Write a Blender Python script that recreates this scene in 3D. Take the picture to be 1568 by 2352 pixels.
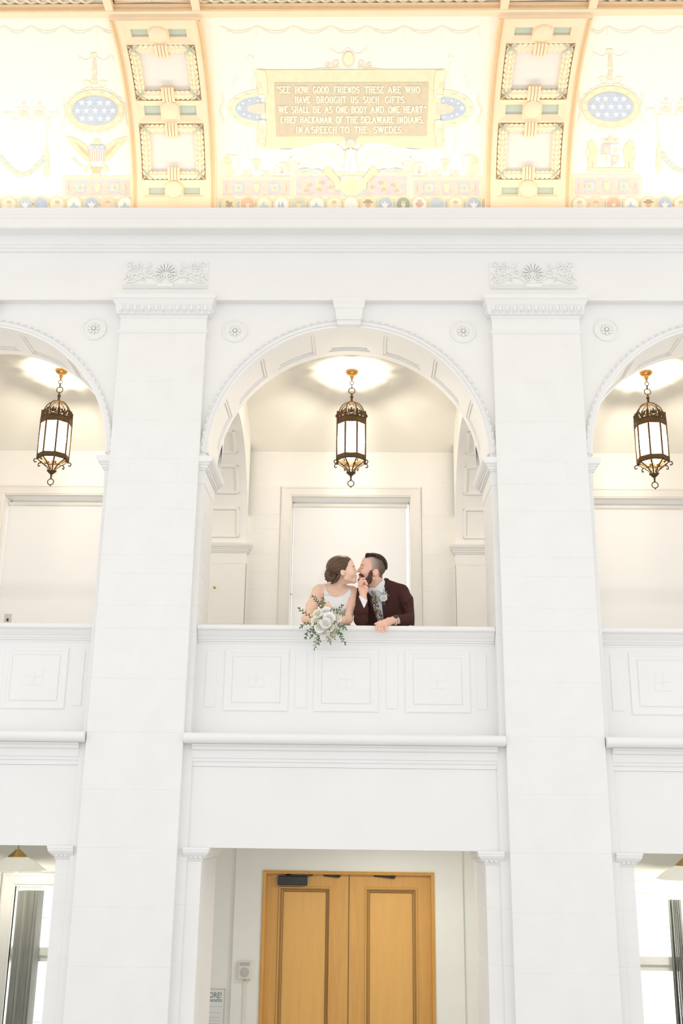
import bpy, bmesh, math, random
from mathutils import Vector, Matrix
random.seed(7)
for o in list(bpy.data.objects): bpy.data.objects.remove(o)
SC = bpy.context.scene
COL = SC.collection
PI = math.pi
# ------------------------------------------------------------------ camera
F, PT, YW, RL = 2354.44, 0.29523, -0.02265, 0.01243
CX, CD, CZ = 0.1204, 6.9652, 2.6
def ray(px, py):
    u, v = px-784, py-1176
    c, s = math.cos(RL), math.sin(RL)
    U, V = c*u+s*v, -s*u+c*v
    x, yc = U/F, -V/F
    y = math.cos(PT)-yc*math.sin(PT); z = math.sin(PT)+yc*math.cos(PT)
    return Vector((x*math.cos(YW)+y*math.sin(YW), -x*math.sin(YW)+y*math.cos(YW), z))
CAMP = Vector((CX, -CD, CZ))
def at(px, py, Y=0.0):
    d = ray(px, py); return CAMP + d*((Y+CD)/d.y)
cam = bpy.data.cameras.new('camera'); camo = bpy.data.objects.new('camera', cam); COL.objects.link(camo)
cam.sensor_fit = 'VERTICAL'; cam.sensor_height = 36; cam.sensor_width = 24; cam.lens = 36*F/2352; cam.clip_end = 200
Uh = Vector((math.cos(YW), -math.sin(YW), 0)); Dh = Vector((math.sin(YW)*math.sin(PT), math.cos(YW)*math.sin(PT), -math.cos(PT)))
Fh = Vector((math.sin(YW)*math.cos(PT), math.cos(YW)*math.cos(PT), math.sin(PT)))
c_, s_ = math.cos(RL), math.sin(RL)
Rr = Uh*c_ - Dh*s_; Up = -(Uh*s_ + Dh*c_)
M4 = Matrix((Rr, Up, -Fh)).transposed().to_4x4(); M4.translation = CAMP
camo.matrix_world = M4
SC.camera = camo
# ------------------------------------------------------------------ world, light, exposure
SC.view_settings.view_transform = 'Standard'; SC.view_settings.look = 'None'
SC.view_settings.gamma = 1.0; SC.view_settings.use_curve_mapping = False
SC.view_settings.exposure = 0.0
wd = bpy.data.worlds.new('sky'); SC.world = wd; wd.use_nodes = True
bgn = wd.node_tree.nodes['Background']; bgn.inputs[0].default_value = (0.97, 0.985, 1.0, 1); bgn.inputs[1].default_value = 1.37
def area(name, loc, rot, sx, sy, power, col):
    l = bpy.data.lights.new(name, 'AREA'); l.shape = 'RECTANGLE'; l.size = sx; l.size_y = sy; l.energy = power; l.color = col
    o = bpy.data.objects.new(name, l); COL.objects.link(o); o.location = loc; o.rotation_euler = rot; return o
# warm strip lamps in the trough behind the cornice, shining up the cove
COVE_W = 10.5
for i_, x_ in enumerate((-2.8, 0.0, 2.8)):
    area('cove_strip_lamp', (x_, -0.10, 7.10), (math.radians(180+44), 0, 0), 2.7, 0.07, COVE_W, (1.0, 0.855, 0.665))
# daylight falling on the outside of the windows
for x_ in (-2.8, 0.0, 2.8): area('window_daylight', (x_, 2.95, 4.75), (math.radians(-90), 0, 0), 1.3, 2.0, 8.0, (1.0, 0.97, 0.93))
for x_ in (-2.57, 2.57): area('window_daylight', (x_, 2.95, 1.2), (math.radians(-90), 0, 0), .9, 1.8, 24.0, (1.0, 0.99, 0.96))
area('vestibule_fill_light', (.35, 1.45, 2.50), (0, 0, 0), .6, .25, 15.0, (1.0, .97, .90))  # added fill light, hidden above the lintel, brightens the door wall; no real fixture
# ------------------------------------------------------------------ materials
def mat(name, col, rough=0.6, metal=0.0, var=0.0, vscale=8.0, bump=0.0, bscale=60.0, emit=None, estr=0.0, sub=0.0, spec=0.5, trans=0.0, alpha=1.0, aniso=None):
    m = bpy.data.materials.new(name); m.use_nodes = True; nt = m.node_tree; b = nt.nodes['Principled BSDF']
    b.inputs['Base Color'].default_value = (*col, 1); b.inputs['Roughness'].default_value = rough; b.inputs['Metallic'].default_value = metal
    b.inputs['Specular IOR Level'].default_value = spec
    if sub: b.inputs['Subsurface Weight'].default_value = sub; b.inputs['Subsurface Radius'].default_value = (0.012, 0.005, 0.003)
    if trans: b.inputs['Transmission Weight'].default_value = trans
    if alpha < 1: b.inputs['Alpha'].default_value = alpha
    tc = nt.nodes.new('ShaderNodeTexCoord')
    if var:
        n = nt.nodes.new('ShaderNodeTexNoise'); n.inputs['Scale'].default_value = vscale; n.inputs['Detail'].default_value = 5
        if aniso:
            mp = nt.nodes.new('ShaderNodeMapping'); mp.inputs['Scale'].default_value = aniso
            nt.links.new(tc.outputs['Object'], mp.inputs['Vector']); nt.links.new(mp.outputs[0], n.inputs['Vector'])
        else: nt.links.new(tc.outputs['Object'], n.inputs['Vector'])
        r = nt.nodes.new('ShaderNodeValToRGB'); r.color_ramp.elements[0].position = .3; r.color_ramp.elements[1].position = .7
        r.color_ramp.elements[0].color = (*[max(0, c*(1-var)) for c in col], 1); r.color_ramp.elements[1].color = (*[min(1, c*(1+var)) for c in col], 1)
        nt.links.new(n.outputs['Fac'], r.inputs['Fac']); nt.links.new(r.outputs['Color'], b.inputs['Base Color'])
    if bump:
        n2 = nt.nodes.new('ShaderNodeTexNoise'); n2.inputs['Scale'].default_value = bscale; n2.inputs['Detail'].default_value = 4
        if aniso:
            mp2 = nt.nodes.new('ShaderNodeMapping'); mp2.inputs['Scale'].default_value = aniso
            nt.links.new(tc.outputs['Object'], mp2.inputs['Vector']); nt.links.new(mp2.outputs[0], n2.inputs['Vector'])
        else: nt.links.new(tc.outputs['Object'], n2.inputs['Vector'])
        bm = nt.nodes.new('ShaderNodeBump'); bm.inputs['Strength'].default_value = bump; bm.inputs['Distance'].default_value = .004
        nt.links.new(n2.outputs['Fac'], bm.inputs['Height']); nt.links.new(bm.outputs[0], b.inputs['Normal'])
    if emit: b.inputs['Emission Color'].default_value = (*emit, 1); b.inputs['Emission Strength'].default_value = estr
    return m
def srgb(r, g, b):
    f = lambda c: (c/255/12.92) if c/255 <= .04045 else ((c/255+.055)/1.055)**2.4
    return (f(r), f(g), f(b))
M = {}
M['plaster'] = mat('white_plaster', (.80, .79, .775), .65, var=.012, vscale=3, bump=.05, bscale=90)
M['stone'] = mat('white_stone', (.795, .785, .765), .62, var=.018, vscale=5, bump=.08, bscale=120)
M['gallery'] = mat('gallery_plaster', (.86, .84, .81), .65, var=.012, vscale=4, bump=.04)
M['vault'] = mat('gallery_ceiling_paint', (.82, .80, .735), .6, var=.015, vscale=4)
M['lower'] = mat('lower_wall_paint', (.80, .80, .74), .6, var=.02, vscale=4, bump=.05)
M['floor'] = mat('pale_floor_stone', (.62, .60, .57), .35, var=.05, vscale=3)
M['cove'] = mat('cove_cream', (.92, .87, .76), .7, var=.012, vscale=3)
M['rib'] = mat('rib_tan', (.90, .715, .50), .6, var=.03, vscale=6)
M['ribdark'] = mat('rib_gilt', (.79, .53, .28), .5, var=.05, vscale=20)
M['wreath'] = mat('wreath_gilt', (.90, .77, .54), .5, var=.08, vscale=40)
M['teal'] = mat('teal_inset', (.50, .57, .49), .7, var=.03)
M['panelgrey'] = mat('grey_canvas_panel', (.80, .75, .69), .8, var=.02, vscale=60)
M['bronze'] = mat('aged_bronze', (.12, .072, .032), .5, .7, var=.25, vscale=60)
M['brightbrass'] = mat('bright_brass', (.62, .33, .10), .3, 1.0, var=.1, vscale=60)  # brighter metal of the lantern canopies and candle sockets
def lampglass():
    m = bpy.data.materials.new('frosted_lamp_glass'); m.use_nodes = True; nt = m.node_tree; out = nt.nodes['Material Output']
    t = nt.nodes.new('ShaderNodeBsdfTransparent'); e = nt.nodes.new('ShaderNodeEmission'); e.inputs[0].default_value = (1, .93, .80, 1); e.inputs[1].default_value = 4.6
    n = nt.nodes.new('ShaderNodeTexNoise'); n.inputs['Scale'].default_value = 14; mp = nt.nodes.new('ShaderNodeMapRange'); mp.inputs[3].default_value = .32; mp.inputs[4].default_value = .42
    mx = nt.nodes.new('ShaderNodeMixShader'); nt.links.new(n.outputs['Fac'], mp.inputs[0]); nt.links.new(mp.outputs[0], mx.inputs[0]); nt.links.new(t.outputs[0], mx.inputs[1]); nt.links.new(e.outputs[0], mx.inputs[2]); nt.links.new(mx.outputs[0], out.inputs['Surface']); return m
M['lampglass'] = lampglass()
M['candle'] = mat('lit_candle_bulb', (1, .9, .7), .5, emit=(1, .8, .5), estr=1.6)
M['doorwood'] = mat('golden_oak', (.63, .335, .08), .33, var=.06, vscale=6, bump=.1, bscale=30, aniso=(6, 6, .6))
M['doorwood2'] = mat('golden_oak_panel', (.72, .40, .105), .28, var=.04, vscale=5, bump=.08, bscale=30, aniso=(5, 5, .5))
M['doordark'] = mat('dark_oak_groove', (.16, .075, .018), .45, var=.2, vscale=20)
M['closer'] = mat('dark_grey_metal', (.045, .05, .052), .42, .6, var=.1, vscale=30)
M['ivory'] = mat('ivory_plastic', (.72, .70, .63), .5, var=.01)
M['greyplastic'] = mat('grey_speaker_mesh', (.50, .49, .46), .8, var=.05, vscale=300)
M['paper'] = mat('white_poster_paper', (.72, .73, .71), .6, var=.01)
M['ink'] = mat('dark_teal_ink', (.07, .11, .11), .7, var=.05)
M['inklight'] = mat('grey_ink', (.46, .48, .48), .7, var=.05)
M['slat'] = mat('grey_blind_fabric', (.36, .37, .34), .8, var=.12, vscale=40, aniso=(3, 3, .15))
M['frame'] = mat('painted_window_frame', (.72, .72, .69), .5, var=.01)
M['casing'] = mat('painted_casing', (.80, .77, .73), .55, var=.01)
M['shade_glass'] = mat('opal_shade_glass', (.86, .87, .80), .25, var=.01, emit=(1, .97, .82), estr=.30)
M['brass'] = mat('pale_brass', (.55, .36, .12), .45, .7, var=.1, vscale=40)
def translucent(name, col, f):
    m = bpy.data.materials.new(name); m.use_nodes = True; nt = m.node_tree; out = nt.nodes['Material Output']
    d = nt.nodes.new('ShaderNodeBsdfDiffuse'); t = nt.nodes.new('ShaderNodeBsdfTranslucent'); mx = nt.nodes.new('ShaderNodeMixShader')
    tc = nt.nodes.new('ShaderNodeTexCoord'); n = nt.nodes.new('ShaderNodeTexNoise'); n.inputs['Scale'].default_value = 5
    r = nt.nodes.new('ShaderNodeValToRGB'); r.color_ramp.elements[0].color = (*[c*.98 for c in col], 1); r.color_ramp.elements[1].color = (*col, 1)
    nt.links.new(tc.outputs['Object'], n.inputs['Vector']); nt.links.new(n.outputs['Fac'], r.inputs['Fac'])
    for q in (d, t): nt.links.new(r.outputs['Color'], q.inputs['Color'])
    mx.inputs['Fac'].default_value = f; nt.links.new(d.outputs[0], mx.inputs[1]); nt.links.new(t.outputs[0], mx.inputs[2]); nt.links.new(mx.outputs[0], out.inputs['Surface'])
    return m
M['blind'] = translucent('roller_blind_fabric', (.80, .77, .73), .42)
M['veil'] = None
def glassmat():
    m = bpy.data.materials.new('window_glass'); m.use_nodes = True; nt = m.node_tree; out = nt.nodes['Material Output']
    t = nt.nodes.new('ShaderNodeBsdfTransparent'); g = nt.nodes.new('ShaderNodeBsdfGlossy'); g.inputs['Roughness'].default_value = .05
    n = nt.nodes.new('ShaderNodeFresnel'); n.inputs['IOR'].default_value = 1.3
    mx = nt.nodes.new('ShaderNodeMixShader'); nt.links.new(n.outputs[0], mx.inputs['Fac']); nt.links.new(t.outputs[0], mx.inputs[1]); nt.links.new(g.outputs[0], mx.inputs[2]); nt.links.new(mx.outputs[0], out.inputs['Surface'])
    return m
M['glass'] = glassmat()
# ------------------------------------------------------------------ mesh helpers
class MB:
    def __init__(s): s.v = []; s.f = []
    def add(s, vs, fs):
        n = len(s.v); s.v += [tuple(v) for v in vs]; s.f += [tuple(i+n for i in f) for f in fs]; return s
    def box(s, x0, x1, y0, y1, z0, z1):
        return s.add([(x0,y0,z0),(x1,y0,z0),(x1,y1,z0),(x0,y1,z0),(x0,y0,z1),(x1,y0,z1),(x1,y1,z1),(x0,y1,z1)],
                     [(0,3,2,1),(4,5,6,7),(0,1,5,4),(1,2,6,5),(2,3,7,6),(3,0,4,7)])
    def cbox(s, x0, x1, y0, y1, z0, z1, c=.003):      # box with a chamfer round its front (-Y) face
        return s.rloops([(0, y1), (0, y0+c), (c, y0)], x0, x1, z0, z1)
    def rloops(s, prof, x0, x1, z0, z1, cap=True, capback=True):  # rectangular loops facing -Y: prof = (inset, y)
        vs = []; fs = []
        for i, y in prof: vs += [(x0+i,y,z0+i),(x1-i,y,z0+i),(x1-i,y,z1-i),(x0+i,y,z1-i)]
        for k in range(len(prof)-1):
            for j in range(4):
                a, b = 4*k+j, 4*k+(j+1) % 4; fs.append((a, b, b+4, a+4))
        if cap: n = 4*(len(prof)-1); fs.append((n, n+1, n+2, n+3))
        if capback: fs.append((3, 2, 1, 0))
        return s.add(vs, fs)
    def rlathe(s, prof, x0, x1, y0, y1):              # horizontal rectangular loops: prof = (out, z)
        vs = []; fs = []
        for o, z in prof: vs += [(x0-o,y0-o,z),(x1+o,y0-o,z),(x1+o,y1+o,z),(x0-o,y1+o,z)]
        for k in range(len(prof)-1):
            for j in range(4):
                a, b = 4*k+j, 4*k+(j+1) % 4; fs.append((a, b, b+4, a+4))
        n = 4*(len(prof)-1); fs += [(3,2,1,0), (n,n+1,n+2,n+3)]
        return s.add(vs, fs)
    def extx(s, prof, x0, x1, close=True):            # profile (y,z) extruded along X
        n = len(prof); vs = [(x0,y,z) for y, z in prof]+[(x1,y,z) for y, z in prof]
        fs = [(i, i+n, (i+1) % n+n, (i+1) % n) for i in range(n if close else n-1)]
        if close: fs += [tuple(range(n)), tuple(range(2*n-1, n-1, -1))]
        return s.add(vs, fs)
    def exty(s, poly, y0, y1):                        # polygon (x,z) extruded along Y
        n = len(poly); vs = [(x,y0,z) for x, z in poly]+[(x,y1,z) for x, z in poly]
        fs = [tuple(range(n)), tuple(range(2*n-1, n-1, -1))]+[((i+1) % n, i, i+n, (i+1) % n+n) for i in range(n)]
        return s.add(vs, fs)
    def lathe(s, prof, c=(0,0,0), n=24, cap=True):
        vs = []; fs = []
        for r, z in prof:
            for i in range(n): a = 2*PI*i/n; vs.append((c[0]+r*math.cos(a), c[1]+r*math.sin(a), c[2]+z))
        for k in range(len(prof)-1):
            for i in range(n): a, b = k*n+i, k*n+(i+1) % n; fs.append((a, b, b+n, a+n))
        if cap: fs += [tuple(range(n-1, -1, -1)), tuple(range((len(prof)-1)*n, len(prof)*n))]
        return s.add(vs, fs)
    def lathey(s, prof, c, n=24):                     # round loops facing -Y: prof = (r, y)
        vs = []; fs = []
        for r, y in prof:
            for i in range(n): a = 2*PI*i/n; vs.append((c[0]+r*math.cos(a), y, c[1]+r*math.sin(a)))
        for k in range(len(prof)-1):
            for i in range(n): a, b = k*n+i, k*n+(i+1) % n; fs.append((a, b, b+n, a+n))
        fs += [tuple(range(n-1, -1, -1)), tuple(range((len(prof)-1)*n, len(prof)*n))]
        return s.add(vs, fs)
    def tube(s, path, rad, n=8, closed=False, cap=True, flat=None):
        P = [Vector(p) for p in path]; m = len(P); rad = rad if hasattr(rad, '__len__') else [rad]*m
        vs = []; fs = []; up = None
        for i in range(m):
            t = (P[(i+1) % m]-P[i-1]) if closed else (P[min(i+1, m-1)]-P[max(i-1, 0)])
            t = t.normalized() if t.length > 1e-9 else Vector((0,0,1))
            if up is None:
                up = Vector((0,0,1)) if abs(t.z) < .9 else Vector((0,1,0))
            sd = t.cross(up); sd = sd.normalized() if sd.length > 1e-6 else t.orthogonal().normalized()
            up = sd.cross(t).normalized()
            for k in range(n):
                a = 2*PI*k/n; q = P[i]+(sd*math.cos(a)+up*math.sin(a)*(flat if flat else 1))*rad[i]; vs.append(tuple(q))
        for i in range(m if closed else m-1):
            for k in range(n):
                a, b = i*n+k, i*n+(k+1) % n; c, d = ((i+1) % m)*n+(k+1) % n, ((i+1) % m)*n+k; fs.append((a, b, c, d))
        if cap and not closed: fs += [tuple(range(n-1, -1, -1)), tuple(range((m-1)*n, m*n))]
        return s.add(vs, fs)
    def ell(s, c, r, n=12, m=8, rot=None):
        vs = []; fs = []; R_ = rot
        for j in range(m+1):
            t = PI*j/m
            for i in range(n):
                a = 2*PI*i/n; v = Vector((r[0]*math.sin(t)*math.cos(a), r[1]*math.sin(t)*math.sin(a), r[2]*math.cos(t)))
                if R_: v = R_ @ v
                vs.append((c[0]+v.x, c[1]+v.y, c[2]+v.z))
        for j in range(m):
            for i in range(n): a, b = j*n+i, j*n+(i+1) % n; fs.append((a, a+n, b+n, b))
        return s.add(vs, fs)
    def arc(s, prof, cx, cz, a0, a1, n=48, close=True):   # profile (r, y) swept round (cx,cz); angle from the vertical
        m = len(prof); vs = []; fs = []
        for k in range(n+1):
            a = a0+(a1-a0)*k/n
            for r, y in prof: vs.append((cx+r*math.sin(a), y, cz+r*math.cos(a)))
        for k in range(n):
            for i in range(m if close else m-1): p, q = k*m+i, k*m+(i+1) % m; fs.append((p, q, q+m, p+m))
        if close: fs += [tuple(range(m-1, -1, -1)), tuple(range(n*m, n*m+m))]
        return s.add(vs, fs)
    def mesh(s, name, smooth=False, fn=None):
        me = bpy.data.meshes.new(name); v = [fn(*q) for q in s.v] if fn else s.v
        me.from_pydata(v, [], s.f)
        bm = bmesh.new(); bm.from_mesh(me); bmesh.ops.remove_doubles(bm, verts=bm.verts, dist=1e-6)
        bmesh.ops.dissolve_degenerate(bm, edges=bm.edges, dist=1e-7); bmesh.ops.recalc_face_normals(bm, faces=bm.faces); bm.to_mesh(me); bm.free()
        if smooth:
            me.polygons.foreach_set('use_smooth', [True]*len(me.polygons))
            try: me.set_sharp_from_angle(angle=math.radians(smooth if smooth is not True else 45))
            except Exception: pass
        return me
    def build(s, name, m, parent=None, smooth=False, fn=None):
        me = s.mesh(name, smooth, fn); o = bpy.data.objects.new(name, me); COL.objects.link(o)
        me.materials.append(M[m] if isinstance(m, str) else m)
        if parent: o.parent = parent
        return o
def tag(o, label=None, cat=None, group=None, kind=None):
    if label: o['label'] = label
    if cat: o['category'] = cat
    if group: o['group'] = group
    if kind: o['kind'] = kind
    return o
def empty(name, loc=(0,0,0), label=None, cat=None, group=None, kind=None):
    o = bpy.data.objects.new(name, None); COL.objects.link(o); o.location = loc; o.empty_display_size = .1
    return tag(o, label, cat, group, kind)
def copyo(o, parent=None, loc=None, rz=None):
    c = o.copy(); COL.objects.link(c); c.parent = parent
    if loc is not None: c.location = loc
    if rz is not None: c.rotation_euler = (0, 0, rz)
    return c
def copytree(o, parent=None, loc=None, rz=None):
    kids = list(o.children); c = copyo(o, parent, loc, rz)
    for k in kids: copytree(k, c)
    return c
# ================================================================== the hall
BAYS = (-2.8, 0.0, 2.8); PILX = (-4.2, -1.4, 1.4, 4.2)
PW = .3254; YS = .055; YB = .547; JX = 1.037; AR = 1.035; AZ = 5.186; ZF = 6.395   # pilaster half width, wall plane, wall back, jamb, arch
GF = 2.86; YW2 = 2.5
SIDE = {-2.8: 'left', 0.0: 'centre', 2.8: 'right'}
XE = 4.56
# floor, ground
tag(MB().box(-7, 7, -9.5, 3.0, -.12, 0).build('floor', 'floor'), 'pale stone floor of the hall', kind='structure')
tag(MB().box(-XE, XE, .56, YW2+.25, 2.52, GF).build('floor_gallery', 'gallery'), 'gallery floor slab behind the parapets', kind='structure')
# ---- arcade wall: the arched head of every bay, above the impost
wf = empty('wall_front', (0, 0, 0), 'white two-storey arcade wall', kind='structure')
ZI = 5.131
for bx in BAYS:
    m = MB(); N = 40
    poly = [(bx-1.4, ZI), (bx-JX, ZI)]
    poly += [(bx-AR*math.cos(PI*k/N), AZ+AR*math.sin(PI*k/N)) for k in range(N+1)]
    poly += [(bx+JX, ZI), (bx+1.4, ZI), (bx+1.4, 7.05), (bx-1.4, 7.05)]
    # front as quads between arch and rectangle so the shading is clean
    inner = poly[1:-3]; vs = []; fs = []
    n = len(inner)
    for x, z in inner: vs.append((x, z))
    top = []
    for x, z in inner:
        dx, dz = x-bx, z-AZ
        if z <= AZ+1e-6: top.append((bx-1.4 if dx < 0 else bx+1.4, z))
        else:
            t = min(1.4/abs(dx) if abs(dx) > 1e-6 else 1e9, (7.05-AZ)/dz); top.append((bx+dx*t, AZ+dz*t))
    corner = []
    V = [(x, YS, z) for x, z in inner]+[(x, YS, z) for x, z in top]+[(x, YB, z) for x, z in inner]+[(x, YB, z) for x, z in top]
    Fq = []
    for k in range(n-1):
        Fq += [(k, k+1, n+k+1, n+k), (2*n+k+1, 2*n+k, 3*n+k, 3*n+k+1), (k+1, k, 2*n+k, 2*n+k+1)]
        a, b = top[k], top[k+1]
        if abs(a[0]-b[0]) > 1e-4 and abs(a[1]-b[1]) > 1e-4:      # corner of the rectangle
            cxn = bx-1.4 if a[0] < bx else bx+1.4
            cxn = (bx-1.4) if min(a[0], b[0]) <= bx-1.39 else (bx+1.4)
            i = len(V); V += [(cxn, YS, 7.05), (cxn, YB, 7.05)]; Fq += [(n+k, n+k+1, i), (3*n+k+1, 3*n+k, i+1)]
    m.add(V, Fq)
    m.build('arch_wall', 'plaster', wf)
# ---- jamb blocks under the impost (joints recessed), each side of every arch
JZ = [3.10]+sorted(at(470, y, YS).z for y in (1558, 1452, 1390, 1316, 1274, 1176))+[4.94]
jm = {}
for bx in BAYS:
    for sd in (-1, 1):
        for k in range(len(JZ)-1):
            if (sd, k) not in jm:
                m = MB(); z0, z1 = JZ[k], JZ[k+1]; c = .0014; x0, x1 = sorted((sd*JX, sd*1.4))
                xa = sd*JX; xb = sd*(JX+c)
                # chamfer the horizontal edges on front and on the reveal
                m.add([(xb,YS+c,z0),(sd*1.4,YS+c,z0),(xa,YS,z0+c),(sd*1.4,YS,z0+c),(xa,YS,z1-c),(sd*1.4,YS,z1-c),(xb,YS+c,z1),(sd*1.4,YS+c,z1),
                       (xb,YB,z0),(xa,YB,z0+c),(xa,YB,z1-c),(xb,YB,z1)],
                      [(0,1,3,2),(2,3,5,4),(4,5,7,6),(0,2,9,8),(2,4,10,9),(4,6,11,10)])
                jm[(sd, k)] = m.mesh('stone_block'); jm[(sd, k)].materials.append(M['stone'])
            o = bpy.data.objects.new('stone_block', jm[(sd, k)]); COL.objects.link(o); o.location = (bx, 0, 0); o.parent = wf
    # back faces and pier core
for px in PILX:
    MB().box(px-.36, px+.36, .12, YB-.002, 2.52, ZI).build('pier_core', 'gallery', wf)
# ---- impost cornices
for bx in BAYS:
    for sd in (-1, 1):
        m = MB(); xa, xb = sorted((bx+sd*JX, bx+sd*1.45))
        pr = [(0, 4.94), (.004, 4.945), (.004, 5.043), (.014, 5.047), (.014, 5.057), (.022, 5.06), (.026, 5.078), (.034, 5.08), (.034, 5.088), (.05, 5.10), (.062, 5.118), (.066, ZI), (.066, ZI+.012), (0, ZI+.013)]
        m.rlathe(pr, xa, xb, YS, YB+.02)
        # trim what would run into the pilaster: clamp the far side
        lim = bx+sd*1.2
        m.v = [((min(x, lim) if sd > 0 else max(x, lim)), max(y, YS-.05), z) for x, y, z in m.v]
        m.build('impost_cornice', 'plaster', wf, smooth=30)
# ---- archivolt with bead and reel, keystone, soffit panels
for bx in BAYS:
    m = MB(); m.arc([(AR+.001, YS+.004), (AR+.001, YS-.006), (AR+.022, YS-.006), (AR+.024, YS-.012), (AR+.042, YS-.014), (AR+.047, YS+.004)], bx, AZ, -PI/2, PI/2, 64)
    m.build('archivolt', 'plaster', wf, smooth=35)
    m = MB(); NB = 58
    for k in range(NB):
        a = -PI/2+PI*(k+.5)/NB
        if abs(a) < .075: continue
        rc = AR+.033; R_ = Matrix.Rotation(a, 3, 'Y')
        m.ell((bx+rc*math.sin(a), YS-.015, AZ+rc*math.cos(a)), (.017, .008, .0085), 8, 6, R_)
        for da in (-.0215, .0215):
            a2 = a+da*1.02; m.ell((bx+rc*math.sin(a2), YS-.014, AZ+rc*math.cos(a2)), (.0035, .009, .010), 6, 4, Matrix.Rotation(a2, 3, 'Y'))
    tag(m.build('bead_moulding', 'plaster', wf, smooth=True), kind='stuff')
    # keystone: tapered block with a cornice
    m = MB(); zk0, zk1 = 6.205, 6.41
    V = []
    for z, hw, y in ((zk0, .088, .02), (zk0+.035, .090, .02), (zk0+.036, .094, .008), (6.33, .105, .002), (6.335, .112, -.004), (6.36, .116, -.006), (6.385, .122, -.018), (zk1, .124, -.02)):
        V += [(bx-hw, y, z), (bx+hw, y, z), (bx+hw, .12, z), (bx-hw, .12, z)]
    Fq = [(0,3,2,1)]
    for k in range(7):
        for j in range(4): a, b = 4*k+j, 4*k+(j+1) % 4; Fq.append((a, b, b+4, a+4))
    Fq.append((28,29,30,31)); m.add(V, Fq); m.build('keystone', 'plaster', wf)
    # soffit: rails stand proud of seven sunk panels
    pr_y0, pr_y1 = .135, .475
    m = MB()
    for y0, y1 in ((YS+.006, pr_y0), (pr_y1, YB)):
        m.arc([(AR+.003, y0), (AR-.016, y0+.0), (AR-.016, y1), (AR+.003, y1)], bx, AZ, -PI/2, PI/2, 64)
    PC = [math.radians(24.2*k) for k in range(-3, 4)]; PH = math.radians(9.1)
    edges_ = [-PI/2]+[e for p_ in PC for e in (p_-PH, p_+PH)]+[PI/2]
    for i in range(0, len(edges_), 2):
        if edges_[i+1]-edges_[i] > .01: m.arc([(AR+.003, pr_y0), (AR-.016, pr_y0), (AR-.016, pr_y1), (AR+.003, pr_y1)], bx, AZ, edges_[i], edges_[i+1], 8)
    m.build('soffit_rails', 'gallery', wf)
    for p_ in PC:
        m = MB(); t = .011
        for a0, a1, y0, y1 in ((p_-PH, p_+PH, pr_y0, pr_y0+.02), (p_-PH, p_+PH, pr_y1-.02, pr_y1), (p_-PH, p_-PH+.02, pr_y0, pr_y1), (p_+PH-.02, p_+PH, pr_y0, pr_y1)):
            m.arc([(AR+.002, y0), (AR-.010, y0), (AR-.010, y1), (AR+.002, y1)], bx, AZ, a0, a1, 8 if a1-a0 > .1 else 1)
        m.arc([(AR+.003, pr_y0), (AR-.002, pr_y0), (AR-.002, pr_y1), (AR+.003, pr_y1)], bx, AZ, p_-PH, p_+PH, 8)
        m.build('soffit_panel', 'gallery', wf)
# ---- round rosettes in the spandrels
def rosette(cx, cz, lab):
    o = empty('wall_rosette', (cx, YS, cz), lab, 'rosette', 'plaster rosettes on the spandrels')
    MB().lathey([(.094, .004), (.094, -.008), (.090, -.012), (.082, -.012), (.079, -.004), (.055, -.004), (.05, -.006), (.046, -.003)], (0, 0), 40).build('disc', 'plaster', o, smooth=30)
    m = MB()
    for k in range(8):
        a = 2*PI*k/8; m.ell((.03*math.cos(a), -.008, .03*math.sin(a)), (.0155, .009, .011), 8, 6, Matrix.Rotation(-a, 3, 'Y'))
    m.build('petals', 'plaster', o, smooth=True)
    MB().ell((0, -.012, 0), (.013, .012, .013), 12, 8).build('boss', 'plaster', o, smooth=True)
for bx in BAYS:
    for sd in (-1, 1):
        if bx == 0: lab = 'round plaster rosette %s the middle arch, beside its keystone' % ('left above' if sd < 0 else 'right above')
        else: lab = 'round plaster rosette above the %s arch, on its %s shoulder' % (SIDE[bx], 'left' if sd < 0 else 'right')
        rosette(bx+sd*.862, 6.163 if bx == 0 else 6.18, lab)
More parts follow.
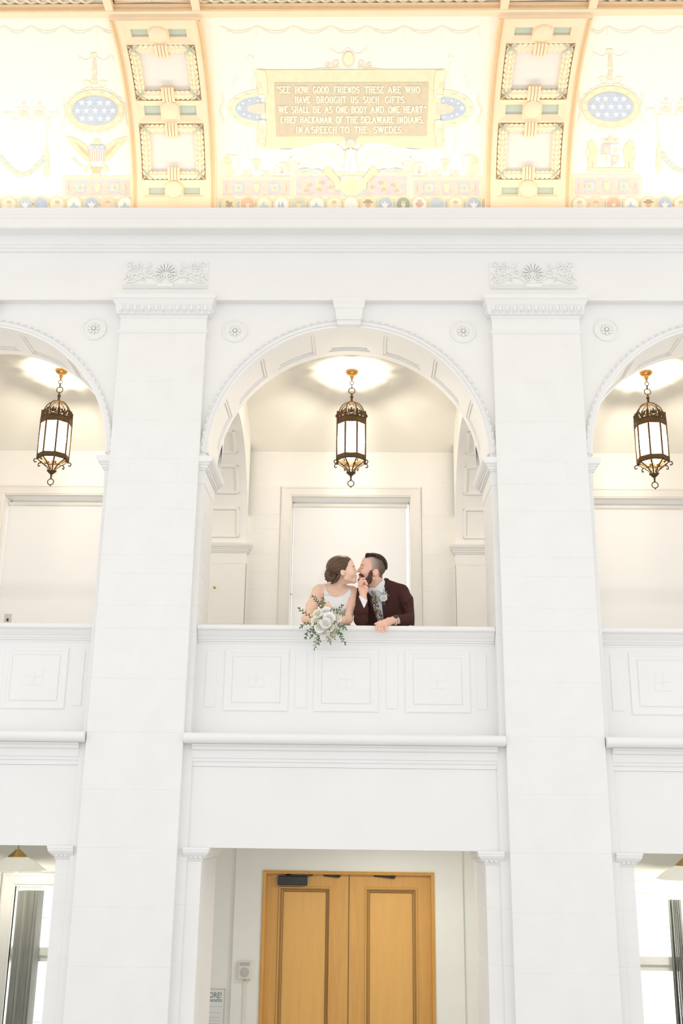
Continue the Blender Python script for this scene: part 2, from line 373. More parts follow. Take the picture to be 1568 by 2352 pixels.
# ---- pilasters in courses of stone with moulded capitals
PJ = [0.0, .55, 1.1]+sorted(at(330, y, 0).z for y in (875, 965, 1053, 1107, 1168, 1274, 1317, 1390, 1443, 1558, 1682, 1814, 1948, 2085, 2222))+[6.115]
PJ = sorted(PJ)
plabel = {-4.2: 'far left white stone pilaster beyond the left arch', -1.4: 'white stone pilaster between the left and middle arches',
          1.4: 'white stone pilaster between the middle and right arches', 4.2: 'far right white stone pilaster beyond the right arch'}
P0 = None
def make_pilaster():
    o = empty('pilaster', (0, 0, 0))
    for k in range(len(PJ)-1):
        z0, z1 = PJ[k], PJ[k+1]
        vert = (abs(z0-at(330, 1107, 0).z) < .02)
        cuts = [-PW, -.18, .17, PW] if vert else [-PW, PW]
        for a, b in zip(cuts[:-1], cuts[1:]):
            MB().cbox(a, b, 0, .13, z0, z1, .0014).build('stone_block', 'stone', o)
    m = MB(); c = empty('capital'); c.parent = o
    pr = [(0, 6.11), (.006, 6.118), (.012, 6.124), (.012, 6.136), (.006, 6.142), (.001, 6.145), (.001, 6.242), (.008, 6.246), (.008, 6.262), (.02, 6.266)]
    MB().rlathe(pr+[(.03, 6.27), (.03, 6.28), (.0, 6.281)], -PW, PW, 0, .13).build('necking', 'plaster', c, smooth=30)
    pr = [(.018, 6.268), (.03, 6.285), (.036, 6.30), (.038, 6.338), (.046, 6.345), (.052, 6.362), (.06, 6.372), (.060, 6.378), (.066, 6.38), (.066, 6.415), (.0, 6.416)]
    MB().rlathe(pr, -PW, PW, 0, .13).build('abacus', 'plaster', c, smooth=30)
    m = MB()
    for sdn, n in (('f', 13), ('s', 3)):
        for k in range(n):
            if sdn == 'f':
                x = -PW-.02+(2*PW+.04)*(k+.5)/n
                m.ell((x, -.036, 6.315), (.0155, .012, .026), 8, 6); m.box(x+.0215, x+.0275, -.044, -.03, 6.29, 6.338)
                m.ell((x, -.032, 6.281), (.018, .010, .006), 6, 4)
            else:
                for sx in (-1, 1): m.ell((sx*(PW+.036), .02+k*.045, 6.315), (.012, .0155, .026), 8, 6)
    tag(m.build('egg_moulding', 'plaster', c, smooth=True), kind='stuff')
    # plain block between capital and frieze
    return o
P0 = make_pilaster()
for i, px in enumerate(PILX):
    o = P0 if i == 0 else copytree(P0)
    o.location = (px, 0, 0); tag(o, plabel[px], 'pilaster', 'stone pilasters of the arcade')
    # narrow return of the wall beside every pilaster, lower storey
    for sd in (-1, 1):
        a, b = sorted((px+sd*(PW-.02), px+sd*(PW+.058)))
        for z0, z1 in zip([0, 1.1, 1.757, 2.09, 2.43][:-1], [0, 1.1, 1.757, 2.09, 2.43][1:]):
            MB().cbox(a, b, YS, .13, z0, z1, .0018).build('stone_block', 'stone', wf)
        MB().cbox(a, b, YS, .13, 2.43, 3.1, .0018).build('stone_block', 'stone', wf)
# ---- entablature
tr = tag(MB().box(-XE, XE, -.004, .30, ZF, 6.84).build('trim_1', 'plaster'), 'plain white frieze over the arches', kind='structure')
pr = [(.2, 6.80), (-.004, 6.80), (-.022, 6.803), (-.022, 6.822), (-.034, 6.826), (-.034, 6.845), (-.046, 6.85), (-.050, 6.868), (-.062, 6.886), (-.075, 6.897), (-.082, 6.90),
      (-.088, 6.903), (-.185, 6.903), (-.185, 6.908), (-.19, 6.91), (-.19, 6.985), (-.196, 6.988), (-.196, 7.012), (-.20, 7.015), (-.215, 7.045), (-.215, 7.062), (-.13, 7.066), (-.13, 7.02), (.2, 7.02)]
tag(MB().extx(pr, -XE, XE).build('trim_2', 'plaster', smooth=20), 'projecting white cornice under the painted cove', kind='structure')
# ---- carved panels on the frieze over the pilasters
def spiral(cx, cz, r0, r1, a0, turns, n=24):
    return [(cx+(r0+(r1-r0)*k/n)*math.cos(a0+turns*2*PI*k/n), cz+(r0+(r1-r0)*k/n)*math.sin(a0+turns*2*PI*k/n)) for k in range(n+1)]
def make_relief():
    o = empty('carved_panel')
    MB().rloops([(0, .004), (0, -.008), (.003, -.010)], -.325, .325, -.116, -.078).build('ledge', 'plaster', o)
    m = MB()
    for z in (-.112, -.100, -.088): m.tube([(-.325, -.011, z), (.325, -.011, z)], .0045, 6)
    m.build('reeding', 'plaster', o, smooth=True)
    MB().rloops([(0, .004), (0, -.017), (.002, -.019)], -.06, .062, -.108, -.074).build('block', 'plaster', o)
    MB().rloops([(0, .004), (0, -.006), (.002, -.008)], -.328, .322, -.078, .112).build('ground', 'plaster', o)
    # palmette: fan of lobes over twin scrolls
    for k in range(9):
        a = math.radians(-10+200*k/8); m = MB()
        pts = [(.022*math.cos(a), -.012, .008+.022*math.sin(a)), (.05*math.cos(a), -.020, .010+.05*math.sin(a)), (.071*math.cos(a), -.016, .012+.076*math.sin(a))]
        m.tube(pts, [.004, .0105, .0125], 8, flat=.7); m.ell(pts[-1], (.012, .008, .012), 8, 6); m.build('lobe', 'plaster', o, smooth=True)
    for sd in (-1, 1):
        m = MB(); m.tube([(sd*x, -.014, z) for x, z in spiral(.036, -.022, .028, .004, PI*.5, 1.5)], [.0065]*25, 6); m.build('scroll', 'plaster', o, smooth=True)
        # acanthus stem with leaves
        m = MB()
        stem = [(sd*(.03+.26*t), -.013, -.066+.075*math.sin(PI*(1-t))**2*(1-t)*1.3) for t in [k/20 for k in range(21)]]
        m.tube(stem, [.007]*21, 6); m.build('stem', 'plaster', o, smooth=True)
        random.seed(5)
        for cx, cz, r in ((.125, .02, .04), (.185, -.022, .042), (.24, .035, .045), (.285, -.02, .038), (.20, .075, .024), (.28, .085, .022), (.135, .075, .02)):
            m = MB(); m.tube([(sd*x, -.012, z) for x, z in spiral(cx, cz, r, .006, random.uniform(0, 6), 1.3, 18)], [.0055]*19, 6); m.ell((sd*cx, -.012, cz), (.009, .007, .009), 8, 6)
            for q in range(5):
                a = random.uniform(0, 2*PI); m.ell((sd*(cx+r*math.cos(a)), -.011, cz+r*math.sin(a)), (.013, .007, .007), 6, 4, Matrix.Rotation(-a*sd, 3, 'Y'))
            m.build('tendril', 'plaster', o, smooth=True)
    return o
R0 = make_relief()
for i, px in enumerate(PILX[1:3]):
    o = R0 if i == 0 else copytree(R0)
    o.location = (px-.005, -.004, 6.606)
    tag(o, 'carved shell and scroll panel on the frieze above the %s pilaster' % ('left' if px < 0 else 'right'), 'relief panel', 'carved frieze panels')
# ---- parapets
def make_parapet(bx):
    o = empty('balcony_parapet', (bx, 0, 0))
    YP = .165
    MB().box(-JX, JX, YP, .40, 3.10, 3.80).build('body', 'plaster', o)
    pr = [(.47, 3.80), (YP, 3.795), (YP-.004, 3.80), (YP-.004, 3.812), (YP-.016, 3.815), (YP-.016, 3.826), (YP-.026, 3.829), (YP-.028, 3.838), (YP-.040, 3.850), (YP-.056, 3.866), (YP-.060, 3.874), (YP-.064, 3.876), (YP-.064, 3.882), (YP-.082, 3.886), (YP-.088, 3.895), (YP-.088, 3.905), (YP-.082, 3.915), (YP-.07, 3.922), (.47, 3.922)]
    MB().extx(pr, -JX+.002, JX-.002).build('rail', 'plaster', o, smooth=20)
    def frame(x0, x1, z0, z1, w, d):
        m = MB(); m.rloops([(0, YP+.004), (0, YP-.006), (.005, YP-.0075), (w*.55, YP-.0055), (w*.6, YP-.0035), (w, YP-.0035), (w+.006, YP+.002)], x0, x1, z0, z1, cap=False, capback=False)
        return m
    for cx in (-.617, .005, .637):
        p = frame(cx-.222, cx+.222, 3.336, 3.762, .05, 1).build('panel_frame', 'plaster', o)
        MB().rloops([(0, YP+.002), (0, YP-.004), (.004, YP-.005)], cx-.165, cx+.165, 3.393, 3.703).build('panel_field', 'plaster', o)
        r = empty('square_rosette'); r.parent = o
        for sx in (-1, 1):
            for sz in (-1, 1):
                x0, x1 = sorted((cx+sx*.003, cx+sx*.057)); z0, z1 = sorted((3.552+sz*.003, 3.552+sz*.057))
                MB().rloops([(0, YP), (0, YP-.0055), (.005, YP-.008)], x0, x1, z0, z1).build('leaf', 'plaster', r)
        MB().ell((cx, YP-.0065, 3.552), (.011, .0035, .011), 10, 6).build('boss', 'plaster', r, smooth=True)
    for x0, x1 in ((-.97, -.895), (-.345, -.268), (.285, .362), (.908, .975)):
        m = MB(); m.rloops([(0, YP+.002), (0, YP-.004), (.003, YP-.005)], x0, x1, 3.36, 3.742).build('strip_panel', 'plaster', o)
    # roll moulding and fasciae under it
    m = MB(); pts = [(YS+.02, 3.170), (-.012, 3.172)]+[(-.012-.034*math.sin(PI*k/8), 3.138+.034*math.cos(PI*k/8)) for k in range(1, 8)]+[(-.012, 3.104), (YS+.02, 3.102)]
    m.extx(pts, -1.068, 1.068); 
    m.build('roll_moulding', 'plaster', o, smooth=40)
    MB().box(-JX, JX, YS-.01, .2, 3.10, 3.17).build('bed', 'plaster', o)
    pr = [(.2, 2.955), (.069, 2.957), (.069, 2.985), (.060, 2.99), (.060, 3.008), (.052, 3.012), (.052, 3.060), (.034, 3.066), (.034, 3.085), (.020, 3.09), (.020, 3.102), (.2, 3.103)]
    MB().extx(pr, -1.02, 1.02).build('fascia', 'plaster', o, smooth=20)
    return o
PR0 = make_parapet(0)
for bx in BAYS:
    o = PR0 if bx == 0 else copytree(PR0)
    o.location = (bx, 0, 0)
    tag(o, {0.0: 'white panelled balcony parapet the couple leans on', -2.8: 'white panelled balcony parapet in the left arch', 2.8: 'white panelled balcony parapet in the right arch'}[bx], 'parapet', 'balcony parapets')
# ---- lower storey: lintels, piers, caps
for bx in BAYS:
    MB().box(bx-1.021, bx+1.021, .0745, YB+.2, 2.440, 2.956).build('lintel', 'plaster', wf)
    for sd in (-1, 1):
        a, b = sorted((bx+sd*.923, bx+sd*1.021)); b2 = bx+sd*1.4
        x0, x1 = sorted((bx+sd*.923, b2))
        zz = [0, .6, 1.1, 1.757, 2.09, 2.262, 2.357]
        for z0, z1 in zip(zz[:-1], zz[1:]):
            c = .0013; m = MB(); xa = bx+sd*.923; xb = bx+sd*(.923+c); ye = .775; yf = .072
            m.add([(xb,yf+c,z0),(b2,yf+c,z0),(xa,yf,z0+c),(b2,yf,z0+c),(xa,yf,z1-c),(b2,yf,z1-c),(xb,yf+c,z1),(b2,yf+c,z1),(xb,ye,z0),(xa,ye,z0+c),(xa,ye,z1-c),(xb,ye,z1),(b2,ye,z0),(b2,ye,z1)],
                  [(0,1,3,2),(2,3,5,4),(4,5,7,6),(0,2,9,8),(2,4,10,9),(4,6,11,10),(8,12,13,11)])
            m.build('stone_block', 'stone', wf)
        pr = [(0, 2.353), (.006, 2.357), (.010, 2.362), (.006, 2.368), (.008, 2.372), (.022, 2.384), (.034, 2.394), (.038, 2.398), (.042, 2.404), (.048, 2.412), (.048, 2.424), (.052, 2.426), (.052, 2.441), (0, 2.4415)]
        m = MB().rlathe(pr, x0, x1, .072, .775)
        lim = bx+sd*1.021
        m.v = [((min(x, lim+.02) if sd > 0 else max(x, lim-.02)), max(y, .012), z) for x, y, z in m.v]
        cp = m.build('pier_cap', 'plaster', wf, smooth=30)
        m = MB()
        for k in range(3): m.ell((bx+sd*(.93+.03*k), .052, 2.379), (.011, .008, .008), 8, 5)
        for k in range(12): m.ell((bx+sd*.905, .085+.06*k, 2.379), (.008, .022, .008), 8, 5)
        tag(m.build('egg_moulding', 'plaster', cp, smooth=True), kind='stuff')
# ---- gallery: back wall with windows, responds, transverse arches, vault
wb = empty('wall_back', (0, 0, 0), 'gallery back wall with blinded windows', kind='structure')
WX0, WX1, WZ0, WZ1 = -.578, .570, 3.75, 5.632
def vz(y):   # gallery vault height
    t = (y-1.52)/.98; return 6.5-(.405 if t > 0 else .15)*t*t
CZJ = [GF, 3.35, 3.8]+sorted(at(1010, y, 2.5).z for y in (1426, 1358, 1316, 1275, 1216))+[5.45, 5.73, 6.12]
for bx in BAYS:
    m = MB(); m.box(bx-1.4, bx+1.4, YW2+.02, YW2+.25, GF-.3, WZ0); m.box(bx-1.4, bx+1.4, YW2+.02, YW2+.25, WZ1, 6.6)
    m.box(bx-1.4, bx+WX0, YW2+.02, YW2+.25, WZ0, WZ1); m.box(bx+WX1, bx+1.4, YW2+.02, YW2+.25, WZ0, WZ1)
    m.build('wall_core', 'gallery', wb)
    for sd in (-1, 1):
        for z0, z1 in zip(CZJ[:-1], CZJ[1:]):
            zz1 = z1
            a, b = sorted((bx+sd*(.675 if z0 < 5.7 else .70), bx+sd*1.2))
            MB().cbox(a, b, YW2, YW2+.05, z0, z1, .0015).build('stone_block', 'gallery', wb)
    MB().cbox(bx-.70, bx+.70, YW2, YW2+.05, 5.73, 6.12, .0015).build('stone_block', 'gallery', wb)
    
vt = tag(MB(), ) if False else None
m = MB(); NP = 28; ys = [YB-.03+(YW2+.04-YB+.03)*k/NP for k in range(NP+1)]
m.add([(x, y, vz(y)) for x in (-XE, XE) for y in ys]+[(x, y, vz(y)+.12) for x in (-XE, XE) for y in ys],
      [(k, k+1, NP+1+k+1, NP+1+k) for k in range(NP)]+[(2*NP+2+k+1, 2*NP+2+k, 3*NP+3+k, 3*NP+3+k+1) for k in range(NP)])
tag(m.build('ceiling_gallery', 'vault', smooth=True), 'shallow vaulted gallery ceiling', kind='structure')
YR = 2.42; TR = (YR-YB)/2; TY = (YR+YB)/2; TW = .412; TZ = ZI
for i, px in enumerate(PILX):
    o = empty('transverse_arch', (px, 0, 0), {-4.2: 'panelled cross arch of the gallery at the far left end', -1.4: 'panelled gallery cross arch seen at the left of the middle opening', 1.4: 'panelled gallery cross arch seen at the right of the middle opening', 4.2: 'panelled cross arch of the gallery at the far right end'}[px], 'arch', 'gallery cross arches')
    m = MB(); N = 32
    arc_ = [(TY-TR*math.cos(PI*k/N), TZ+TR*math.sin(PI*k/N)) for k in range(N+1)]
    up = [(y, vz(y)+.05) for y, z in arc_]
    V = [(-TW, y, z) for y, z in arc_]+[(TW, y, z) for y, z in arc_]+[(-TW, y, z) for y, z in up]+[(TW, y, z) for y, z in up]; n = N+1
    Fq = []
    for k in range(N): Fq += [(k, k+1, n+k+1, n+k), (k, 2*n+k, 2*n+k+1, k+1), (n+k, n+k+1, 3*n+k+1, 3*n+k)]
    m.add(V, Fq); m.build('arch_ring', 'gallery', o, smooth=30)
    MB().box(-TW, TW, YR, YW2+.01, GF, TZ+.3).build('respond', 'gallery', o)
    for z0, z1 in ((GF, 3.6), (3.6, 4.36), (4.36, 4.935)):
        MB().cbox(-TW-.0, TW+.0, YR-.004, YR+.03, z0, z1, .0018).build('stone_block', 'gallery', o)
    pr = [(0, 4.937), (.003, 4.94), (.003, 5.043), (.012, 5.047), (.012, 5.057), (.020, 5.06), (.024, 5.078), (.032, 5.08), (.032, 5.086), (.046, 5.10), (.056, 5.118), (.058, ZI), (0, ZI+.01)]
    MB().rlathe(pr, -TW, TW, YR, YW2).build('respond_cornice', 'gallery', o, smooth=30)
    # panels on the soffit
    for k in range(7):
        a0 = math.radians(180*(k+.16)/7); a1 = math.radians(180*(k+.84)/7)
        m = MB()
        def strip(aa, ab, xa, xb, h, nn):
            V = []; Fq = []
            for q in range(nn+1):
                a = aa+(ab-aa)*q/nn
                for (x, hh) in ((xa, -.004), (xa, h), (xb, h), (xb, -.004)): V.append((x, TY+(TR-hh)*math.cos(a), TZ+(TR-hh)*math.sin(a)))
            for q in range(nn):
                for j in range(3): Fq.append((4*q+j, 4*q+j+1, 4*q+j+5, 4*q+j+4))
            Fq += [(0,1,2,3), (4*nn+3, 4*nn+2, 4*nn+1, 4*nn)]
            m.add(V, Fq)
        w = .02
        strip(a0, a1, -.33, -.33+w, .012, 6); strip(a0, a1, .33-w, .33, .012, 6); strip(a0, a0+w, -.33, .33, .012, 1); strip(a1-w, a1, -.33, .33, .012, 1)
        m.build('soffit_panel', 'gallery', o)
# windows of the gallery
for i, bx in enumerate(BAYS):
    w = empty('window_%d' % (i+1), (bx, YW2, 0), '%s gallery window behind a lowered roller blind' % {-2.8: 'left', 0: 'middle', 2.8: 'right'}[bx], kind='structure')
    m = MB(); m.rloops([(0, .01), (0, -.012), (.006, -.02), (.02, -.022), (.024, -.016), (.088, -.014), (.094, -.008), (.102, -.008), (.102, .03)], WX0-.104, WX1+.104, WZ0-.104, WZ1+.104, cap=False, capback=False)
    m.build('window_frame', 'casing', w)
    m = MB()
    for z in (WZ0, WZ1-.012, 4.70): m.box(WX0, WX1, .18, .22, z, z+.012)
    for x in (WX0, WX1-.006): m.box(x, x+.006, .18, .22, WZ0, WZ1)
    m.build('sash', 'frame', w)
    MB().box(WX0, WX1, .196, .20, WZ0, WZ1).build('pane', 'glass', w)
    b = empty('roller_blind', (bx, YW2, 0), '%s white roller blind drawn down over its window' % {-2.8: 'left', 0: 'middle', 2.8: 'right'}[bx], 'blind', 'gallery roller blinds')
    x0, x1 = WX0+.016, WX1-.036
    MB().tube([(x0-.006, .125, 5.578), (x1+.012, .125, 5.578)], .021, 14).build('roller', 'casing', b, smooth=True)
    m = MB(); NN = 10
    V = []; Fq = []
    for k in range(NN+1):
        z = 5.575-(5.575-3.78)*k/NN
        for j in range(7): x = x0+(x1-x0)*j/6; V.append((x, 0.118+.004*math.sin(j*1.1+k*.4)*(k/NN), z))
    for k in range(NN):
        for j in range(6): Fq.append((k*7+j, k*7+j+1, k*7+j+8, k*7+j+7))
    m.add(V, Fq); m.build('fabric', 'blind', b, smooth=True)
    MB().box(x0, x1, .112, .126, 3.765, 3.785).build('bottom_bar', 'casing', b)
# small fittings of the gallery
q = at(493, 1350, YR); MB().lathey([(.012, YR+.002), (.012, YR-.006), (.006, YR-.010), (.005, YR-.03), (.009, YR-.034), (.009, YR-.04), (.004, YR-.042)], (q.x, q.z), 12).build('brass_hook', 'brass', smooth=True)
tag(bpy.data.objects['brass_hook'], 'tiny brass hook on the gallery respond left of the couple', 'hook')
q = at(18, 1424, YW2)
sw = empty('light_switch', (q.x, YW2, q.z), 'small white switch plate low on the wall left of the left blind', 'switch')
MB().rloops([(0, .002), (0, -.004), (.003, -.006)], -.035, .035, -.04, .06).build('plate', 'casing', sw)
MB().box(-.008, .008, -.014, -.004, -.012, .012).build('toggle', 'closer', sw)
# ---- end walls and outer shell of the gallery
for sd, nm in ((-1, 'left'), (1, 'right')):
    x0, x1 = sorted((sd*XE, sd*(XE+.1))); tag(MB().box(x0, x1, .06, YW2+.25, 0, 6.7).build('wall_'+nm, 'gallery'), 'end wall of the gallery on the %s' % nm, kind='structure')
# ---- lower storey back wall with door and windows
wl = empty('wall_lower', (0, 0, 0), 'pale grey-green ground floor wall around the door', kind='structure')
DX0, DX1, DZ = -.735, .749, 2.205
m = MB(); m.box(-.976, DX0, YW2-.03, YW2+.2, 0, 2.53); m.box(DX1, .995, YW2-.03, YW2+.2, 0, 2.53); m.box(DX0, DX1, YW2-.03, YW2+.2, DZ, 2.53)
m.build('door_bay', 'lower', wl)
LW = [(-2.8-.115+.0, -2.8+.60), (2.8-.60, 2.8+.115)]
for sx in (-1, 1):
    a0, a1 = sorted((sx*.985, sx*2.2)); xa, xb = sorted((sx*2.235, sx*2.902))
    m = MB(); m.box(*sorted((sx*.976, sx*2.235)), YW2, YW2+.2, 0, 2.53); m.box(*sorted((sx*2.902, sx*XE)), YW2, YW2+.2, 0, 2.53); m.box(xa, xb, YW2, YW2+.2, 2.045, 2.53); m.box(xa, xb, YW2, YW2+.2, 0, .35)
    m.build('wall_core', 'lower', wl)
    nm = 'left' if sx < 0 else 'right'
    w = empty('window_%d' % (4 if sx < 0 else 5), ((xa+xb)/2, YW2, 0), 'tall ground floor window on the %s, sky blown out white' % nm, kind='structure'); hw = (xb-xa)/2
    m = MB(); m.rloops([(0, .01), (0, -.02), (.012, -.03), (.03, -.03), (.034, -.022), (.10, -.018), (.11, -.006), (.12, -.006), (.12, .03)], -hw-.12, hw+.12, .23, 2.165, cap=False, capback=False); m.build('window_frame', 'frame', w)
    m = MB(); m.box(-hw, hw, .10, .16, 1.43, 1.50); m.box(-hw, hw, .08, .13, 1.48, 1.545); m.box(-hw, hw, .1, .15, .35, .42)
    for x in (-hw, hw-.006): m.box(x, x+.006, .1, .15, .35, 2.045)
    m.build('sash', 'frame', w)
    m = MB()
    for z in (.95, 1.78): m.box(-hw, hw, .125, .13, z-.002, z+.002)
    m.build('glazing_bar', 'casing', w)
    MB().box(-hw, hw, .135, .139, .4, 2.04).build('pane', 'glass', w)
# vertical blinds: a gathered bunch of slats hanging from a rail
def vblind(xc, n, wd, lab, grp, seed):
    random.seed(seed)
    o = empty('vertical_blind', (xc, YW2, 0), lab, 'blind', grp)
    MB().box(-wd/2-.012, wd/2+.012, .012, .05, 2.012, 2.034).build('head_rail', 'frame', o)
    for k in range(n):
        x = -wd/2+wd*(k+.5)/n; ang = math.radians(random.uniform(52, 74)); hl = .044
        m = MB(); V = []; Fq = []; tw = random.uniform(-.12, .12)
        for j in range(9):
            z = 2.008-1.62*j/8; aa = ang+tw*j/8
            for t in (-1, -.5, 0, .5, 1):
                bow = .004*(1-t*t); V.append((x+hl*t*math.cos(aa)+bow*math.sin(aa)+.002*math.sin(j*.8+k), .03+hl*t*math.sin(aa)-bow*math.cos(aa), z))
        for j in range(8):
            for i in range(4): Fq.append((j*5+i, j*5+i+1, j*5+i+6, j*5+i+5))
        m.add(V, Fq); m.build('slat', 'slat', o, smooth=True)
    for k in range(n): x = -wd/2+wd*(k+.5)/n
    m = MB()
    for k in range(14): m.ell((-wd/2+wd*k/13, .012, 2.040), (.003, .003, .005), 6, 4)
    tag(m.build('bead_chain', 'casing', o, smooth=True), kind='stuff')
vblind(-2.762, 12, .185, 'bunched grey vertical blind in the lower left window', 'vertical blinds', 1)
vblind(2.815, 8, .115, 'bunched grey vertical blind in the lower right window', 'vertical blinds', 2)
# ================================================================== door
d = empty('door_1', ((DX0+DX1)/2, YW2-.03, 0), 'golden oak double door with a closer at its top', kind='structure')
HW = (DX1-DX0)/2; YD = .05
m = MB(); m.add(*(lambda: ([], []))())
def ubar(prof, hw, z1):        # door casing: profile (inset, y) round left, top and right
    V = []; Fq = []
    for i, y in prof: V += [(-hw+i, y, 0), (-hw+i, y, z1-i), (hw-i, y, z1-i), (hw-i, y, 0)]
    for k in range(len(prof)-1):
        for j in range(3): a, b = 4*k+j, 4*k+j+1; Fq.append((a, b, b+4, a+4))
    return MB().add(V, Fq)
ubar([(0, .02), (0, -.014), (.008, -.018), (.014, -.012), (.018, -.012), (.026, -.006), (.03, .002), (.032, .07)], HW, DZ).build('door_casing', 'doorwood', d)
zt = DZ-.03
mid = .012-(DX0+DX1)/2
for nm_, x0, x1, p0, p1 in (('l', -HW+.03, mid-.003, -.598-(DX0+DX1)/2, -.144-(DX0+DX1)/2), ('r', mid+.003, HW-.03, .151-(DX0+DX1)/2, .603-(DX0+DX1)/2)):
    lf = empty('door_leaf'); lf.parent = d
    pz1 = 2.072; pz0 = .25
    m = MB()   # stiles and rails
    m.box(x0, p0, YD, YD+.045, 0.01, zt); m.box(p1, x1, YD, YD+.045, .01, zt); m.box(p0, p1, YD, YD+.045, pz1, zt); m.box(p0, p1, YD, YD+.045, .01, pz0)
    m.build('stiles_and_rails', 'doorwood', lf)
    MB().rloops([(0, YD+.001), (0, YD-.010), (.006, YD-.013), (.014, YD-.012), (.018, YD-.004), (.024, YD-.004), (.028, YD+.004), (.036, YD+.006), (.04, YD+.016), (.046, YD+.018)], p0, p1, pz0, pz1, cap=False, capback=False).build('panel_moulding', 'doorwood', lf)
    m = MB()
    for i, y in ((.0165, YD-.0085), (.0265, YD-.0015), (.0385, YD+.009)): m.rloops([(i, y+.002), (i, y-.0032), (i+.0028, y-.0032), (i+.0028, y+.002)], p0, p1, pz0, pz1, cap=False, capback=False)
    m.build('moulding_groove', 'doordark', lf)
    MB().rloops([(.044, YD+.03), (.044, YD+.0185), (.047, YD+.0175)], p0, p1, pz0, pz1).build('panel', 'doorwood2', lf)
MB().box(mid-.004, mid+.004, YD-.001, YD+.02, .01, 2.03).build('meeting_gap', 'doordark', d)
MB().box(-HW+.02, HW-.02, YD+.05, YD+.07, 0, DZ).build('backing', 'doordark', d)
# closers
def loc(px, py, y): q = at(px, py, YW2-.03+y); return q.x-(DX0+DX1)/2, q.z
cl = empty('door_closer'); cl.parent = d; cl['label'] = 'dark grey closer box'
x0, z1 = loc(638, 2012, -.01); x1, z0 = loc(705, 2034, -.01)
MB().rloops([(0, YD), (0, -.005), (.006, -.012)], x0, x1, z0, z1).build('housing', 'closer', cl)
a = loc(657, 2006, 0); b = loc(718, 2009, 0)
m = MB(); m.box(a[0], b[0], .0, .03, b[1]-.008, b[1]+.008); m.box(a[0], a[0]+.04, .0, .045, z1-.005, a[1]); m.lathe([(.014, -.012), (.014, .012)], (b[0]-.02, .01, b[1]), 10); m.build('arm', 'closer', cl)
for xa, xb, ya, yb in ((740, 782, 2008, 2012), (856, 908, 2009, 2014)):
    a = loc(xa, ya, 0); b = loc(xb, yb, 0)
    m = MB(); m.tube([(a[0], .03, a[1]), ((a[0]+b[0])/2, .01, (a[1]+b[1])/2+.004), (b[0], .02, b[1])], .006, 8); m.tube([(a[0]+.01, .035, a[1]-.012), (b[0]-.01, .015, b[1]-.010)], .006, 8); m.ell((b[0]-.02, .015, b[1]-.002), (.018, .012, .012), 8, 6)
    m.build('hold_open_arm', 'closer', d, smooth=True)
# ================================================================== alarm sounder and conduit
q0 = at(547, 2207, YW2-.06); q1 = at(576, 2250, YW2-.06); cxx, czz = (q0.x+q1.x)/2, (q0.z+q1.z)/2; hw, hh = (q1.x-q0.x)/2, (q0.z-q1.z)/2
s = empty('wall_sounder', (cxx, YW2-.03, czz), 'ivory alarm sounder box with a round grey grille beside the door', 'alarm')
MB().rloops([(0, .004), (0, -.028), (.004, -.034), (.01, -.036)], -hw, hw, -hh, hh).build('case', 'ivory', s)
MB().lathey([(.040, -.034), (.040, -.038), (.036, -.039)], (0, -.016), 28).build('grille', 'greyplastic', s, smooth=30)
MB().rloops([(0, -.034), (0, -.0375), (.002, -.038)], -.042, .042, .035, .063).build('nameplate', 'greyplastic', s)
m = MB()
for x, w in ((-.036, .008), (-.026, .006), (-.014, .010), (0, .007), (.01, .009), (.022, .006), (.031, .006)): m.box(x, x+w, -.039, -.037, .041+.004*math.sin(x*300), .058)
m.build('lettering', 'inklight', s)
MB().box(-.006, .012, -.03, -.02, -hh-.008, -hh).build('indicator', 'doorwood', s)
tag(MB().box(cxx-.008, cxx+.016, YW2-.042, YW2-.03, 0, czz-hh+.004).build('cable_conduit', 'ivory'), 'slim white cable conduit running down below the alarm sounder', 'conduit')
# ================================================================== poster
q = at(517, 2271, YW2); ps = empty('poster', (q.x-.19, YW2, q.z-.42), 'white notice poster partly hidden by the left pier of the doorway', 'poster')
MB().rloops([(0, .001), (0, -.008), (.002, -.009)], -.19, .19, -.42, .42).build('board', 'paper', ps)
m = MB(); 
for x0, x1, z0, z1 in ((-.19, .19, .416, .42), (-.19, .19, -.42, -.416), (-.19, -.186, -.42, .42), (.186, .19, -.42, .42)): m.box(x0, x1, -.011, -.006, z0, z1)
m.build('frame', 'inklight', ps)
def text_mesh(body, off=0.0, res=3):
    c = bpy.data.curves.new('txt', 'FONT'); c.body = body; c.size = 1; c.resolution_u = res; c.offset = off
    o = bpy.data.objects.new('txt', c); COL.objects.link(o); dg = bpy.context.evaluated_depsgraph_get(); e = o.evaluated_get(dg); me = bpy.data.meshes.new_from_object(e)
    bpy.data.objects.remove(o); bpy.data.curves.remove(c); return me
def flat_text(body, x0, x1, z0, z1, y, mt, parent, name='lettering', off=0.0):
    me = text_mesh(body, off); xs = [v.co.x for v in me.vertices]; zs = [v.co.y for v in me.vertices]
    a, b, c0, c1 = min(xs), max(xs), min(zs), max(zs)
    for v in me.vertices: v.co = (x0+(x1-x0)*(v.co.x-a)/(b-a), y, z0+(z1-z0)*(v.co.y-c0)/(c1-c0))
    o = bpy.data.objects.new(name, me); COL.objects.link(o); me.materials.clear(); me.materials.append(M[mt]); o.parent = parent; return o
def pl(px, py): q = at(px, py, YW2); return q.x-ps.location.x, q.z-ps.location.z
a = pl(480, 2291); b = pl(509, 2279); flat_text('ORE!', a[0], b[0], a[1], b[1], -.0095, 'ink', ps)
a = pl(480, 2300.5); b = pl(510, 2292); flat_text('benefits', a[0], b[0], a[1], b[1], -.0095, 'ink', ps)
